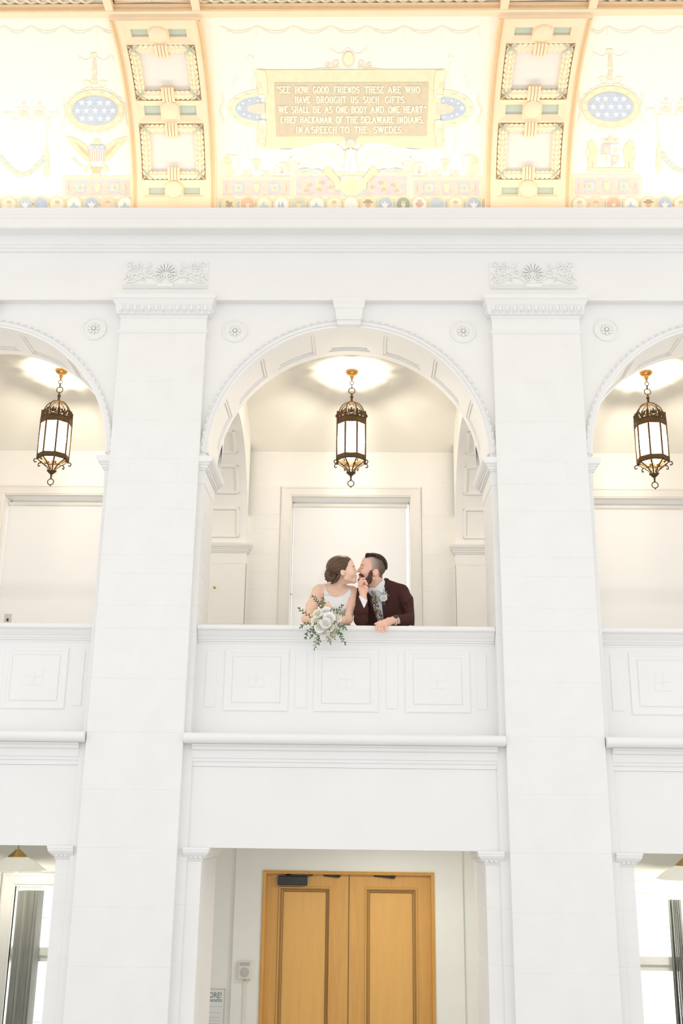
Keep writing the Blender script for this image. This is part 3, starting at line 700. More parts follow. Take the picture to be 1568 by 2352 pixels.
for yy, xe in ((2311, 509), (2324.5, 506), (2336, 505), (2343, 503), (2349.5, 504)):
    m = MB(); a = pl(450, yy); b = pl(xe, yy); x = a[0]; random.seed(int(yy))
    while x < b[0]: w = random.uniform(.006, .022); m.box(x, min(x+w, b[0]), -.0095, -.009, a[1]-.002, a[1]+.002); x += w+.004
    m.build('small_print', 'inklight', ps)
# ================================================================== ground floor pendants
YPD = 2.02
qs = [at(42, 1951, YPD), at(62, 1968.5, YPD), at(106, 1998, YPD)]
XP = 2.8; za = qs[0].z; zb = qs[1].z; zc = qs[2].z; rb = qs[1].x-qs[0].x; rc = qs[2].x-qs[0].x
def make_pendant():
    o = empty('pendant_lamp')
    m = MB(); pr = [(.006, .0)]
    for k in range(6): t = k/6; t2 = (k+1)/6; pr += [(.012+(rb-.012)*t2, (zb-za)*(t+.02)), (.012+(rb-.012)*t2, (zb-za)*t2)]
    m.lathe(pr, (0, 0, za), 32); m.build('stepped_cap', 'brass', o, smooth=30)
    m = MB(); m.lathe([(rb*.98, zb-za), (rb+(rc-rb)*.5, (zb-za)+(zc-zb)*.46), (rc*.93, (zc-za)*.985+.001), (rc, zc-za-.004), (rc-.004, zc-za-.010), (rc*.93-.004, (zc-za)*.985-.008), (rb+(rc-rb)*.5-.006, (zb-za)+(zc-zb)*.46-.006), (rb*.9, zb-za-.006)], (0, 0, za), 48, cap=False)
    m.build('shade', 'shade_glass', o, smooth=True)
    MB().tube([(0, 0, za-.004), (0, 0, 2.522)], .006, 8).build('rod', 'brass', o)
    MB().ell((0, 0, zc+.02), (.035, .035, .045), 12, 8).build('bulb', 'candle', o, smooth=True)
    return o
pd = make_pendant()
for i, sx in enumerate((-1, 1)):
    o = pd if i == 0 else copytree(pd)
    o.location = (at(42, 1951, YPD).x if sx < 0 else -at(42, 1951, YPD).x+.03, YPD, 0)
    tag(o, 'white glass pendant lamp with stepped brass cap in the lower %s opening' % ('left' if sx < 0 else 'right'), 'lamp', 'ground floor pendant lamps')
    l = bpy.data.lights.new('pendant_light', 'POINT'); l.energy = 9; l.color = (1, .93, .78); l.shadow_soft_size = .05
    lo = bpy.data.objects.new('pendant_light', l); COL.objects.link(lo); lo.location = (0, 0, zc-.06); lo.parent = o
# ================================================================== gallery lanterns
YL = 1.5
def zl(py, Y=YL): return at(808, py, Y).z
def make_lantern():
    o = empty('hanging_lantern'); T = vz(YL)
    RO = .137; RI = RO*math.cos(PI/8)
    a8 = [PI/8+2*PI*k/8 for k in range(8)]
    MB().lathe([(.052, 0.01), (.056, -.006), (.050, -.02), (.034, -.032), (.020, -.036), (.018, -.055), (.010, -.075), (.006, -.09), (.009, -.094), (.005, -.1)], (0, 0, T), 28).build('canopy', 'brightbrass', o, smooth=40)
    ztop = zl(880); z1_ = zl(892); z2_ = zl(898.5); z3 = zl(912)
    def ring(zc_, r, t, ax, nm='chain_link'):
        m = MB(); pts = [((r*math.cos(2*PI*k/20), 0, zc_+r*math.sin(2*PI*k/20)) if ax == 0 else (0, r*.6*math.cos(2*PI*k/20), zc_+r*math.sin(2*PI*k/20))) for k in range(20)]
        m.tube(pts, t, 6, closed=True); m.build(nm, 'bronze', o, smooth=True)
    c1 = T-.1; ring(c1-.014, .018, .003, 0); ring(c1-.048, .020, .0033, 1); zz = c1-.048-.016-.026; ring(zz, .028, .0038, 0)
    zf = zz-.026
    zd0 = zl(925); 
    MB().lathe([(.004, zf-zd0+.004), (.010, (zf-zd0)*.8), (.016, (zf-zd0)*.6), (.009, (zf-zd0)*.45), (.011, (zf-zd0)*.2), (.026, .004), (.03, -.004), (.005, -.006)], (0, 0, zd0), 20).build('finial', 'bronze', o, smooth=40)
    zu1 = zl(955, 1.38); zu0 = zl(967, 1.37); zg0 = zl(1038, 1.37); zl0 = zl(1049, 1.37)
    def octring(r0, z0, z1, t, nm):
        m = MB(); V = []
        for r, z in ((r0, z0), (r0+.004, z0+.004), (r0+.004, z1-.004), (r0, z1), (r0-t, z1), (r0-t, z0)): V += [(r*math.cos(a), r*math.sin(a), z) for a in a8]
        Fq = []
        for k in range(6):
            for j in range(8): Fq.append((8*k+j, 8*k+(j+1) % 8, 8*((k+1) % 6)+(j+1) % 8, 8*((k+1) % 6)+j))
        m.add(V, Fq); m.build(nm, 'bronze', o)
    octring(RO, zu0, zu1, .018, 'upper_band'); octring(RO, zl0, zg0, .018, 'lower_band')
    for k in range(8):
        a, b = a8[k], a8[(k+1) % 8]
        p = (RO*.975*math.cos(a), RO*.975*math.sin(a)); 
        MB().tube([(p[0], p[1], zl0+.004), (p[0], p[1], zu1-.004)], .0078, 6).build('corner_post', 'bronze', o)
        A = Vector((RO*.95*math.cos(a), RO*.95*math.sin(a), 0)); B = Vector((RO*.95*math.cos(b), RO*.95*math.sin(b), 0))
        m = MB(); m.add([(A.x, A.y, zg0-.003), (B.x, B.y, zg0-.003), (B.x, B.y, zu0+.003), (A.x, A.y, zu0+.003)], [(0, 1, 2, 3)]); m.build('glass_pane', 'lampglass', o)
        # dome rib
        H = zd0-zu1-.004; m = MB()
        pts = [((.022+(RO*.93-.022)*math.sin(t*PI/2))*1.0, zu1+H*math.cos(t*PI/2)) for t in [q/10 for q in range(11)]]
        m.tube([(r*math.cos(a), r*math.sin(a), z) for r, z in pts], .0055, 6); m.build('dome_rib', 'bronze', o, smooth=True)
        # crest plate with a cut-out figure, alternately spread wings and crowned shield
        mx, my = (A.x+B.x)/2*1.04, (A.y+B.y)/2*1.04; tx, ty = (B-A).normalized().x, (B-A).normalized().y; W = (B-A).length
        m = MB()
        def P(u, z, dpt=0): return (mx+tx*u*W+mx*dpt, my+ty*u*W+my*dpt, zu1+z)
        def wire(pts, r): m.tube([P(u, z*1.3) for u, z in pts], r*1.55, 5)
        wire([(-.5, .003), (.5, .003)], .004)
        for sd in (-1, 1):
            wire([(sd*.47, 0), (sd*.46, .022), (sd*.43, .042), (sd*.48, .055)], .0036)
            wire([(sd*x, z) for x, z in spiral(.34, .016, .012/W*.9, .002, 0, 1.2, 10)] if False else [(sd*.36, .004), (sd*.28, .018), (sd*.36, .026), (sd*.42, .014)], .003)
        if k % 2 == 0:
            for sd in (-1, 1):
                wire([(0, .022), (sd*.14, .030), (sd*.30, .048)], .006); wire([(sd*.04, .02), (sd*.16, .020), (sd*.24, .034)], .005); wire([(0, .016), (sd*.10, .004)], .0045)
            m.ell(P(0, .034), (.014, .014, .020), 8, 6); m.ell(P(.02, .062), (.008, .008, .010), 8, 6); wire([(0, .03), (.01, .046)], .004)
        else:
            m.ell(P(0, .046), (.020, .020, .019), 8, 6); m.ell(P(0, .070), (.008, .008, .012), 6, 5)
            wire([(.26*math.cos(PI+PI*q/10), .034+.022*math.sin(PI+PI*q/10)) for q in range(11)], .004)
            for sd in (-1, 1): wire([(sd*.26, .034), (sd*.22, .052)], .0035); wire([(sd*.12, .004), (sd*.2, .012)], .004)
        m.build('crest', 'bronze', o, smooth=True)
        # bottom arm and scroll
        zbt = zl(1087); Ra = RO*.95; m = MB()
        pts = [(Ra*(1-t)+.018*t-.030*math.sin(PI*t)*(1 if t > .0 else 0)*.6, zl0+(zbt-zl0)*t) for t in [q/10 for q in range(11)]]
        m.tube([(r*math.cos(a), r*math.sin(a), z) for r, z in pts], .0062, 6)
        m.build('arm', 'bronze', o, smooth=True)
        if k % 2 == 0 or True:
            m = MB(); pts = []
            for q in range(13):
                t = q/12; an = PI*.75-2*PI*.80*t; rr = .016*(1-.45*t); pts.append((Ra+.006+.010+rr*math.cos(an)*1.0, zl0-.022+rr*math.sin(an)*1.25))
            m.tube([(Ra*math.cos(a), Ra*math.sin(a), zl0+.002)]+[(r*math.cos(a), r*math.sin(a), z) for r, z in pts], .0048, 6); m.build('scroll', 'bronze', o, smooth=True)
    zbt = zl(1087)
    m = MB(); m.tube([(.070*math.cos(2*PI*q/24), .070*math.sin(2*PI*q/24), zl0-.045) for q in range(24)], .0035, 6, closed=True); m.build('hoop', 'bronze', o, smooth=True)
    MB().lathe([(.030, .012), (.034, .004), (.028, -.010), (.014, -.022), (.006, -.030), (.010, -.040), (.005, -.048), (.009, -.058), (.004, -.066)], (0, 0, zbt), 16).build('bottom_cup', 'bronze', o, smooth=40)
    m = MB()
    for k in range(8): a = a8[k]; m.ell((.034*math.cos(a), .034*math.sin(a), zbt+.008), (.009, .009, .011), 8, 6)
    m.build('leaf_cluster', 'bronze', o, smooth=True)
    zr = zbt-.066-.028; m = MB(); m.tube([(.027*math.cos(2*PI*q/24), 0, zr+.027*math.sin(2*PI*q/24)) for q in range(24)], .0042, 6, closed=True); m.build('pull_ring', 'bronze', o, smooth=True)
    MB().lathe([(.001, .006), (.006, -.002), (.001, -.014)], (0, 0, zr-.029), 10).build('drop', 'bronze', o, smooth=True)
    for k in range(4):
        a = PI/4+PI/2*k; m = MB(); m.lathe([(.010, 0), (.010, .05), (.014, .055), (.006, .1)], (.045*math.cos(a), .045*math.sin(a), zl0-.01), 10); m.build('candle_bulb', 'candle', o, smooth=True)
        MB().ell((.045*math.cos(a), .045*math.sin(a), zl0-.022), (.016, .016, .012), 10, 6).build('candle_socket', 'brightbrass', o, smooth=True)
    for nm, z, e in (('lantern_light', (zu0+zg0)/2+.03, 40),):
        l = bpy.data.lights.new(nm, 'POINT'); l.energy = e; l.color = (1, .90, .74); l.shadow_soft_size = .03
        lo = bpy.data.objects.new(nm, l); COL.objects.link(lo); lo.location = (0, 0, z); lo.parent = o
    return o
lt = make_lantern()
for i, bx in enumerate((0.0, -2.8, 2.8)):
    o = lt if i == 0 else copytree(lt)
    o.location = ({0.0: at(808, 853, YL).x, -2.8: at(141, 856, YL).x, 2.8: at(1483, 858, YL).x}[bx], YL, 0)
    tag(o, {0.0: 'lit octagonal bronze lantern hanging above the couple', -2.8: 'lit octagonal bronze lantern hanging in the left arch', 2.8: 'lit octagonal bronze lantern hanging in the right arch'}[bx], 'lantern', 'hanging gallery lanterns')
# ================================================================== cove and ceiling
CYc, CZc, RC = -1.0, 7.0, 1.125
def cv(x, s, h): a = s/RC; return (x, CYc+(RC-h)*math.cos(a), CZc+(RC-h)*math.sin(a))
def cov(px, py, h=0.0):
    d = ray(px, py); r = RC-h; oy, oz = -CD-CYc, CZ-CZc
    A = d.y**2+d.z**2; B = 2*(oy*d.y+oz*d.z); C_ = oy*oy+oz*oz-r*r
    t = (-B+math.sqrt(max(0, B*B-4*A*C_)))/(2*A); return CAMP+d*t
def s_of(px, py, h=0.0):
    q = cov(px, py, h); return RC*math.atan2(q.z-CZc, q.y-CYc)
SMAX = RC*PI/2
m = MB(); N = 40
V = [(x, *cv(0, SMAX*k/N, 0)[1:]) for x in (-XE, XE) for k in range(N+1)]
V += [(x, cv(0, SMAX*k/N, -.08)[1], cv(0, SMAX*k/N, -.08)[2]) for x in (-XE, XE) for k in range(N+1)]
Fq = [(k, k+1, N+2+k, N+1+k) for k in range(N)]+[(2*N+2+k+1, 2*N+2+k, 3*N+3+k, 3*N+4+k) for k in range(N)]
m.add(V, Fq); ce = m.build('ceiling', 'cove', smooth=True); tag(ce, 'cream painted cove curving up to the ceiling', kind='structure')
def bent(mb, name, mt, parent, fn, step=.06, smooth=False):
    bm = bmesh.new(); vs = [bm.verts.new(v) for v in mb.v]
    for f in mb.f:
        try: bm.faces.new([vs[i] for i in f])
        except ValueError: pass
    bmesh.ops.remove_doubles(bm, verts=bm.verts, dist=1e-6)
    zs = [v.co.z for v in bm.verts]; z = math.floor(min(zs)/step)*step+step
    while z < max(zs)-1e-5:
        if z > min(zs)+1e-5: bmesh.ops.bisect_plane(bm, geom=bm.verts[:]+bm.edges[:]+bm.faces[:], plane_co=(0, 0, z), plane_no=(0, 0, 1))
        z += step
    for v in bm.verts: v.co = fn(*v.co)
    bmesh.ops.recalc_face_normals(bm, faces=bm.faces)
    me = bpy.data.meshes.new(name); bm.to_mesh(me); bm.free()
    if smooth:
        me.polygons.foreach_set('use_smooth', [True]*len(me.polygons))
        try: me.set_sharp_from_angle(angle=math.radians(40))
        except Exception: pass
    me.materials.append(M[mt]); o = bpy.data.objects.new(name, me); COL.objects.link(o); o.parent = parent; return o
# ---- ribs with sunk coffers
S = {k: s_of(xx, k, .03) for k, xx in ((45, 368), (62, 369), (97, 375), (100, 378), (230, 396), (234, 397), (279, 396), (283, 398), (414, 401), (418, 401), (453, 402),
     (68, 372), (86, 373), (121, 380), (205, 392), (243, 397), (265, 397), (307, 399), (392, 401), (431, 402), (446, 402), (256, 397), (432, 402), (82, 372), (118, 375), (206, 393), (304, 398), (394, 401))}
def make_rib():
    o = empty('ceiling_rib'); fn = lambda x, y, z: cv(x, z, -y)
    RW = .335; CW = .252; H = .045
    m = MB(); m.box(-RW, RW, -.012, .0, 0, SMAX); bent(m, 'rib_ground', 'rib', o, fn)
    for sd in (-1, 1):
        m = MB(); a, b = sorted((sd*RW, sd*CW)); m.box(a, b, -H, 0, 0, SMAX); bent(m, 'rib_margin', 'rib', o, fn)
        a, b = sorted((sd*(RW-.012), sd*(RW-.024))); m = MB(); m.box(a, b, -H-.008, -H+.002, 0, SMAX); bent(m, 'rib_bead', 'ribdark', o, fn)
        a, b = sorted((sd*(RW-.034), sd*(RW-.040))); m = MB(); m.box(a, b, -H-.006, -H+.002, 0, SMAX); bent(m, 'rib_bead', 'ribdark', o, fn)
    for a, b in ((0, S[453]), (S[418]+.0, S[414]), (S[283], S[279]), (S[234], S[230]), (S[100], S[97]), (S[62], SMAX)):
        m = MB(); m.box(-CW, CW, -H, 0, min(a, b), max(a, b)); bent(m, 'rib_cross_bar', 'rib', o, fn)
    # shallow coffers with teal insets either side of a disc
    for k, (z0, z1, t0, t1) in enumerate(((S[453], S[418], S[446], S[431]), (S[279], S[234], S[265], S[243]), (S[97], S[62], S[86], S[68]))):
        c = empty('coffer'); c.parent = o
        ia = t0-z0; m = MB()
        # bevelled frame
        lo = [(-CW, z0, -H), (CW, z0, -H), (CW, z1, -H), (-CW, z1, -H)]; xi = CW-.05
        li = [(-xi, t0, -.026), (xi, t0, -.026), (xi, t1, -.026), (-xi, t1, -.026)]; l2 = [(x, z, -.014) for x, z, y in li]
        V = [(x, y, z) for x, z, y in lo+li+l2]; Fq = [(j, (j+1) % 4, 4+(j+1) % 4, 4+j) for j in range(4)]+[(4+j, 4+(j+1) % 4, 8+(j+1) % 4, 8+j) for j in range(4)]
        m.add(V, Fq); bent(m, 'coffer_frame', 'rib', c, fn)
        m = MB(); m.box(-xi, xi, -.014, -.010, t0, t1); bent(m, 'teal_inset', 'teal', c, fn)
        zc_ = (t0+t1)/2+.008; m = MB(); m.box(-.074, .074, -H+.004, -.012, z0+.002, z1-.002); bent(m, 'disc_block', 'rib', c, fn)
        m = MB(); n = 28
        m.lathey([(.068, -H+.006), (.068, -H-.012), (.060, -H-.018)], (0, zc_), n); bent(m, 'disc', 'ribdark' if False else 'rib', c, fn, step=.2, smooth=True)
    # large square coffers with laurel frames
    for z0, z1, p0, p1 in ((S[414], S[283], S[392], S[307]), (S[230], S[100], S[205], S[121])):
        c = empty('square_coffer'); c.parent = o
        m = MB(); px_ = .168
        m.box(-px_-.01, px_+.01, -.020, -.012, p0-.01, p1+.01); bent(m, 'canvas_panel', 'panelgrey', c, fn)
        m = MB(); m.rloops([(0, -.012), (0, -.022), (.008, -.026), (.010, -.03), (.016, -.012)], -CW, CW, z0, z1, cap=False, capback=False); bent(m, 'outer_fillet', 'ribdark', c, fn)
        sides = (((-(CW+px_)/2, (z0+p0)/2), ((CW+px_)/2, (z0+p0)/2)), (((CW+px_)/2, (z0+p0)/2), ((CW+px_)/2, (z1+p1)/2)), (((CW+px_)/2, (z1+p1)/2), (-(CW+px_)/2, (z1+p1)/2)), ((-(CW+px_)/2, (z1+p1)/2), (-(CW+px_)/2, (z0+p0)/2)))
        for (xa, za_), (xb, zb_) in sides:
            m = MB(); hor = abs(za_-zb_) < 1e-4; hwid = ((p0-z0) if hor else (CW-px_))/2-.004
            L = math.hypot(xb-xa, zb_-za_); nseg = 12
            m.tube([(xa+(xb-xa)*k/nseg, -.020, za_+(zb_-za_)*k/nseg) for k in range(nseg+1)], hwid*.92, 8, flat=.75)
            nl = int(L/.038)
            for k in range(nl):
                t = (k+.5)/nl; sgn = 1 if t < .5 else -1
                dx, dz = (xb-xa)/L, (zb_-za_)/L
                for off in (-.62, 0, .62):
                    cx_ = xa+(xb-xa)*t - dz*off*hwid + dx*.006*sgn*(abs(off) < .1); cz_ = za_+(zb_-za_)*t + dx*off*hwid + dz*.006*sgn*(abs(off) < .1)
                    ang = math.atan2(dz, dx); rr = Matrix.Rotation(-(ang+off*.5*sgn), 3, 'Y')
                    m.ell((cx_, -.020-.75*hwid*math.sqrt(max(.1, 1-off*off))*.93, cz_), (.022, .008, .0125), 6, 5, rr)
            bent(m, 'laurel_side', 'wreath', c, fn, step=.3, smooth=True)
        for cx_, cz_ in ((-(CW+px_)/2, (z0+p0)/2), ((CW+px_)/2, (z0+p0)/2), ((CW+px_)/2, (z1+p1)/2), (-(CW+px_)/2, (z1+p1)/2)):
            m = MB()
            for sgn in (-1, 1): m.tube([(cx_-.036, -.052, cz_-.036*sgn), (cx_, -.058, cz_), (cx_+.036, -.052, cz_+.036*sgn)], .0045, 6)
            bent(m, 'corner_ribbon', 'teal', c, fn, step=.3, smooth=True)
        for zz0, zz1 in ((z0-.004, p0+.022), (p1-.022, z1+.004)):
            t = c
            for k in range(4):
                m = MB(); x = -.037+.0247*k; m.tube([(x, -.048, zz0), (x, -.056, (zz0+zz1)/2), (x, -.048, zz1)], .0118, 8); bent(m, 'flute', 'ribdark' if k < 0 else 'rib', t, fn, step=.3, smooth=True)
            m = MB(); m.box(-.049, .049, -.044, -.014, zz0, zz1); bent(m, 'clip_back', 'ribdark', t, fn)
    return o
rb0 = make_rib()
for i, px in enumerate(PILX):
    o = rb0 if i == 0 else copytree(rb0)
    o.location = (px+.008*(1 if px < 0 else -1), 0, 0)
    tag(o, {-4.2: 'coffered tan ceiling rib at the far left end', -1.4: 'coffered tan ceiling rib left of the lettered panel', 1.4: 'coffered tan ceiling rib right of the lettered panel', 4.2: 'coffered tan ceiling rib at the far right end'}[px], 'rib', 'coffered ceiling ribs')
# ---- flat ceiling beyond the cove
ZT = CZc+RC
tag(MB().box(-XE, XE, -5.4, CYc+.0, ZT+.05, ZT+.16).build('ceiling_flat', 'cove'), 'flat coffered middle of the hall ceiling', kind='structure')
cb = empty('ceiling_beams', (0, 0, ZT), 'tan moulded ceiling beams along the top of the cove', 'beam')
YB0 = -1.0
for y0, y1 in ((-1.05, -.992), (-1.42, -1.34)): MB().rloops([(0, .06), (0, 0)], 0, 1, 0, 1) ; MB().box(-XE, XE, y0, y1, -.012, .06).build('beam', 'rib', cb)
MB().box(-XE, XE, -1.062, -1.05, .006, .02).build('beam_bead', 'ribdark', cb); MB().box(-XE, XE, -1.075, -1.062, .02, .034).build('beam_bead', 'rib', cb)
for px in PILX:
    for sd in (-1, 1):
        x = px+sd*.31; MB().box(x-.028, x+.028, -1.34, -1.05, -.008, .06).build('beam', 'rib', cb)
        MB().box(x-.035, x+.035, -1.34, -1.05, .012, .024).build('beam_bead', 'ribdark', cb)
gm = MB(); n = 22
gm.tube([(.052*math.cos(2*PI*k/n), .052*math.sin(2*PI*k/n), .012*math.sin(4*PI*k/n)*.5) for k in range(n)], .011, 6, closed=True, flat=.7)
for k in range(4): a = PI/4*0+PI/2*k; gm.ell((.013*math.cos(a), .013*math.sin(a), 0), (.011, .006, .006), 6, 5, Matrix.Rotation(a, 3, 'Z'))
gme = gm.mesh('guilloche_ring', True); gme.materials.append(M['wreath'])
for bx in BAYS:
    k = 0; x = bx-1.02
    while x <= bx+1.021:
        o = bpy.data.objects.new('guilloche_ring', gme); COL.objects.link(o); o.parent = cb; o.location = (x, -1.128, .045); x += .0785
    MB().box(bx-1.06, bx+1.06, -1.205, -1.195, .03, .05).build('beam_bead', 'ribdark', cb)
for px in PILX:
    c = empty('lattice_coffer'); c.parent = cb; c.location = (px, -1.20, .05)
    MB().box(-.28, .28, -.14, .125, .0, .006).build('teal_ground', 'teal', c)
    m = MB()
    for sx in (-1, 1): m.tube([(sx*.27, .12, -.006), (0, -.0+.13-.02, -.006)], .008, 6); m.tube([(sx*.25, -.12, -.006), (0, .10, -.006)], .012, 6); m.tube([(sx*.10, -.13, -.008), (sx*.02, .11, -.008)], .008, 6)
    m.tube([(-.27, .10, -.004), (.27, .10, -.004)], .008, 6); m.build('lattice', 'rib', c, smooth=True)
    for x, y in ((-.2, .062), (.2, .062), (0, .02)): MB().ell((x, y, -.008), (.026, .026, .014), 14, 6).build('stud', 'rib', c, smooth=True)
# ================================================================== murals (flat paint on the curve of the cove)
PC_ = {'gold': (.80, .66, .40), 'goldd': (.66, .47, .24), 'tan': (.60, .51, .35), 'frame': (.82, .72, .49), 'blue': (.40, .50, .66), 'white': (.90, .87, .80), 'red': (.72, .42, .30), 'pink': (.84, .66, .52), 'green': (.56, .60, .48),
       'lilac': (.66, .58, .58), 'sky': (.55, .63, .66), 'cream': (.88, .80, .64), 'palegold': (.87, .77, .55), 'brown': (.36, .24, .13), 'dkgreen': (.34, .42, .34), 'letter': (.90, .82, .64), 'faint': (.86, .79, .64), 'faintb': (.80, .80, .74), 'faintr': (.86, .74, .62)}
for k_, c_v in PC_.items():
    c_v = tuple(c*(1-w_)+g_*w_ for c, g_, w_ in zip(c_v, (.92, .87, .76), ((.12 if k_ == 'tan' else .22 if k_ in ('blue', 'red', 'brown', 'goldd', 'gold', 'green') else .04),)*3)); M['p_'+k_] = mat('mural_'+k_, c_v, .75, var=.05, vscale=25)
def paint(name, polys, col, parent, lay=1):
    # group faces that share corners, so that every separate stroke is an object of its own
    key = lambda p: (round(p[0], 3), round(p[1], 3)); groups = []
    for P in polys:
        ks = set(key(q) for q in P); hit = [g for g in groups if g[0] & ks]; ng = [ks, [P]]
        for g in hit: ng[0] |= g[0]; ng[1] = g[1]+ng[1]; groups.remove(g)
        groups.append(ng)
    if len(groups) > 8: groups = [[None, polys]]; many = True
    else: many = False
    o = None
    for _, ps_ in groups:
        o = paint1(name, ps_, col, parent, lay)
        if o and many: o['kind'] = 'stuff'
    return o
def paint1(name, polys, col, parent, lay=1):
    bm = bmesh.new()
    for P in polys:
        vs = [bm.verts.new((x, 0, y)) for x, y in P]
        if len(set((round(v.co.x, 3), round(v.co.z, 3)) for v in vs)) < 3: continue
        try: bm.faces.new(vs)
        except ValueError: continue
    bmesh.ops.remove_doubles(bm, verts=bm.verts, dist=1e-3)
    bmesh.ops.triangulate(bm, faces=bm.faces[:])
    if not bm.verts: bm.free(); return None
    zs = [v.co.z for v in bm.verts]; z = math.floor(min(zs)/12)*12+12
    while z < max(zs): bmesh.ops.bisect_plane(bm, geom=bm.verts[:]+bm.edges[:]+bm.faces[:], plane_co=(0, 0, z+.013), plane_no=(0, 0, 1)); z += 12
    h = .0012*lay+.001
    for v in bm.verts: v.co = cov(v.co.x, v.co.z, h)
    bmesh.ops.recalc_face_normals(bm, faces=bm.faces)
    me = bpy.data.meshes.new(name); bm.to_mesh(me); bm.free(); me.materials.append(M['p_'+col]); o = bpy.data.objects.new(name, me); COL.objects.link(o); o.parent = parent; return o
def el(cx, cy, rx, ry, n=28, a0=0, a1=2*PI): return [(cx+rx*math.cos(a0+(a1-a0)*k/n), cy+ry*math.sin(a0+(a1-a0)*k/n)) for k in range(n if abs(a1-a0-2*PI) < 1e-6 else n+1)]
def star(cx, cy, r, rot=0): return [(cx+(r if k % 2 == 0 else r*.42)*math.sin(rot+PI*k/5), cy-(r if k % 2 == 0 else r*.42)*math.cos(rot+PI*k/5)) for k in range(10)]
def rc(x0, y0, x1, y1): return [(x0, y0), (x1, y0), (x1, y1), (x0, y1)]
def band(pts, w):       # a polyline of width w as joined quads
    pts = [p for i, p in enumerate(pts) if i == 0 or math.hypot(p[0]-pts[i-1][0], p[1]-pts[i-1][1]) > 1e-4]
    L, R_ = [], []
    for i, (x, y) in enumerate(pts):
        a = pts[max(0, i-1)]; b = pts[min(len(pts)-1, i+1)]; dx, dy = b[0]-a[0], b[1]-a[1]; l = math.hypot(dx, dy) or 1
        L.append((x-dy/l*w/2, y+dx/l*w/2)); R_.append((x+dy/l*w/2, y-dx/l*w/2))
    return [[L[i], L[i+1], R_[i+1], R_[i]] for i in range(len(pts)-1)]
def curve(f, n=20): return [f(k/n) for k in range(n+1)]
def scr(cx, cy, r, sd=1, turns=1.25, a0=0): return [(cx+sd*(r*(1-.75*t))*math.cos(a0+turns*2*PI*t), cy+(r*(1-.75*t))*math.sin(a0+turns*2*PI*t)) for t in [k/20 for k in range(21)]]
def mir(P, cx): return [(2*cx-x, y) for x, y in P]
def medallions(par, xs, cols, y=468):
    for i, (x, (g, mo)) in enumerate(zip(xs, cols)):
        md = empty('portrait_medallion'); md.parent = par
        paint('ring', [el(x, y+2, 19.5, 20)], 'gold', md, 3); paint('ground', [el(x, y+2, 15.5, 16.5)], g, md, 4)
        if mo == 'head': paint('bust', [el(x, y+1, 5, 7), [(x-10, y+17), (x-5, y+8), (x+5, y+8), (x+10, y+17)]], 'palegold', md, 5); paint('hair', [el(x, y-4, 5.4, 3.4)], 'goldd', md, 6)
        elif mo == 'hat': paint('bust', [el(x, y+3, 5, 7), [(x-10, y+17), (x-5, y+9), (x+5, y+9), (x+10, y+17)]], 'red', md, 5); paint('hat', [el(x, y-4, 12, 3), rc(x-6, y-10, x+6, y-4)], 'brown', md, 6)
        elif mo == 'ship': paint('sails', [[(x-9, y+8), (x-5, y-6), (x-2, y+8)], [(x-1, y+8), (x+2, y-9), (x+6, y+8)], rc(x-11, y+9, x+11, y+12)], 'blue', md, 5)
        elif mo == 'beast': paint('beast', [[(x-9, y+10), (x-5, y), (x-9, y-5), (x-3, y-8), (x+2, y-3), (x+8, y-6), (x+6, y+3), (x+10, y+9), (x+4, y+5), (x, y+11), (x-3, y+5)]], 'brown', md, 5)
        elif mo == 'cross': paint('cross', [rc(x-5, y-10, x+5, y+14), rc(x-9, y-3, x+9, y+5)], 'red', md, 5)
        elif mo == 'scene': paint('scene', [el(x, y+9, 12, 5), [(x-6, y+7), (x-1, y-6), (x+4, y+7)]], 'sky', md, 5)
        elif mo == 'eagle': paint('bird', [[(x-10, y-3), (x-3, y), (x, y-7), (x+3, y), (x+10, y-3), (x+5, y+7), (x, y+11), (x-5, y+7)]], 'white', md, 5)
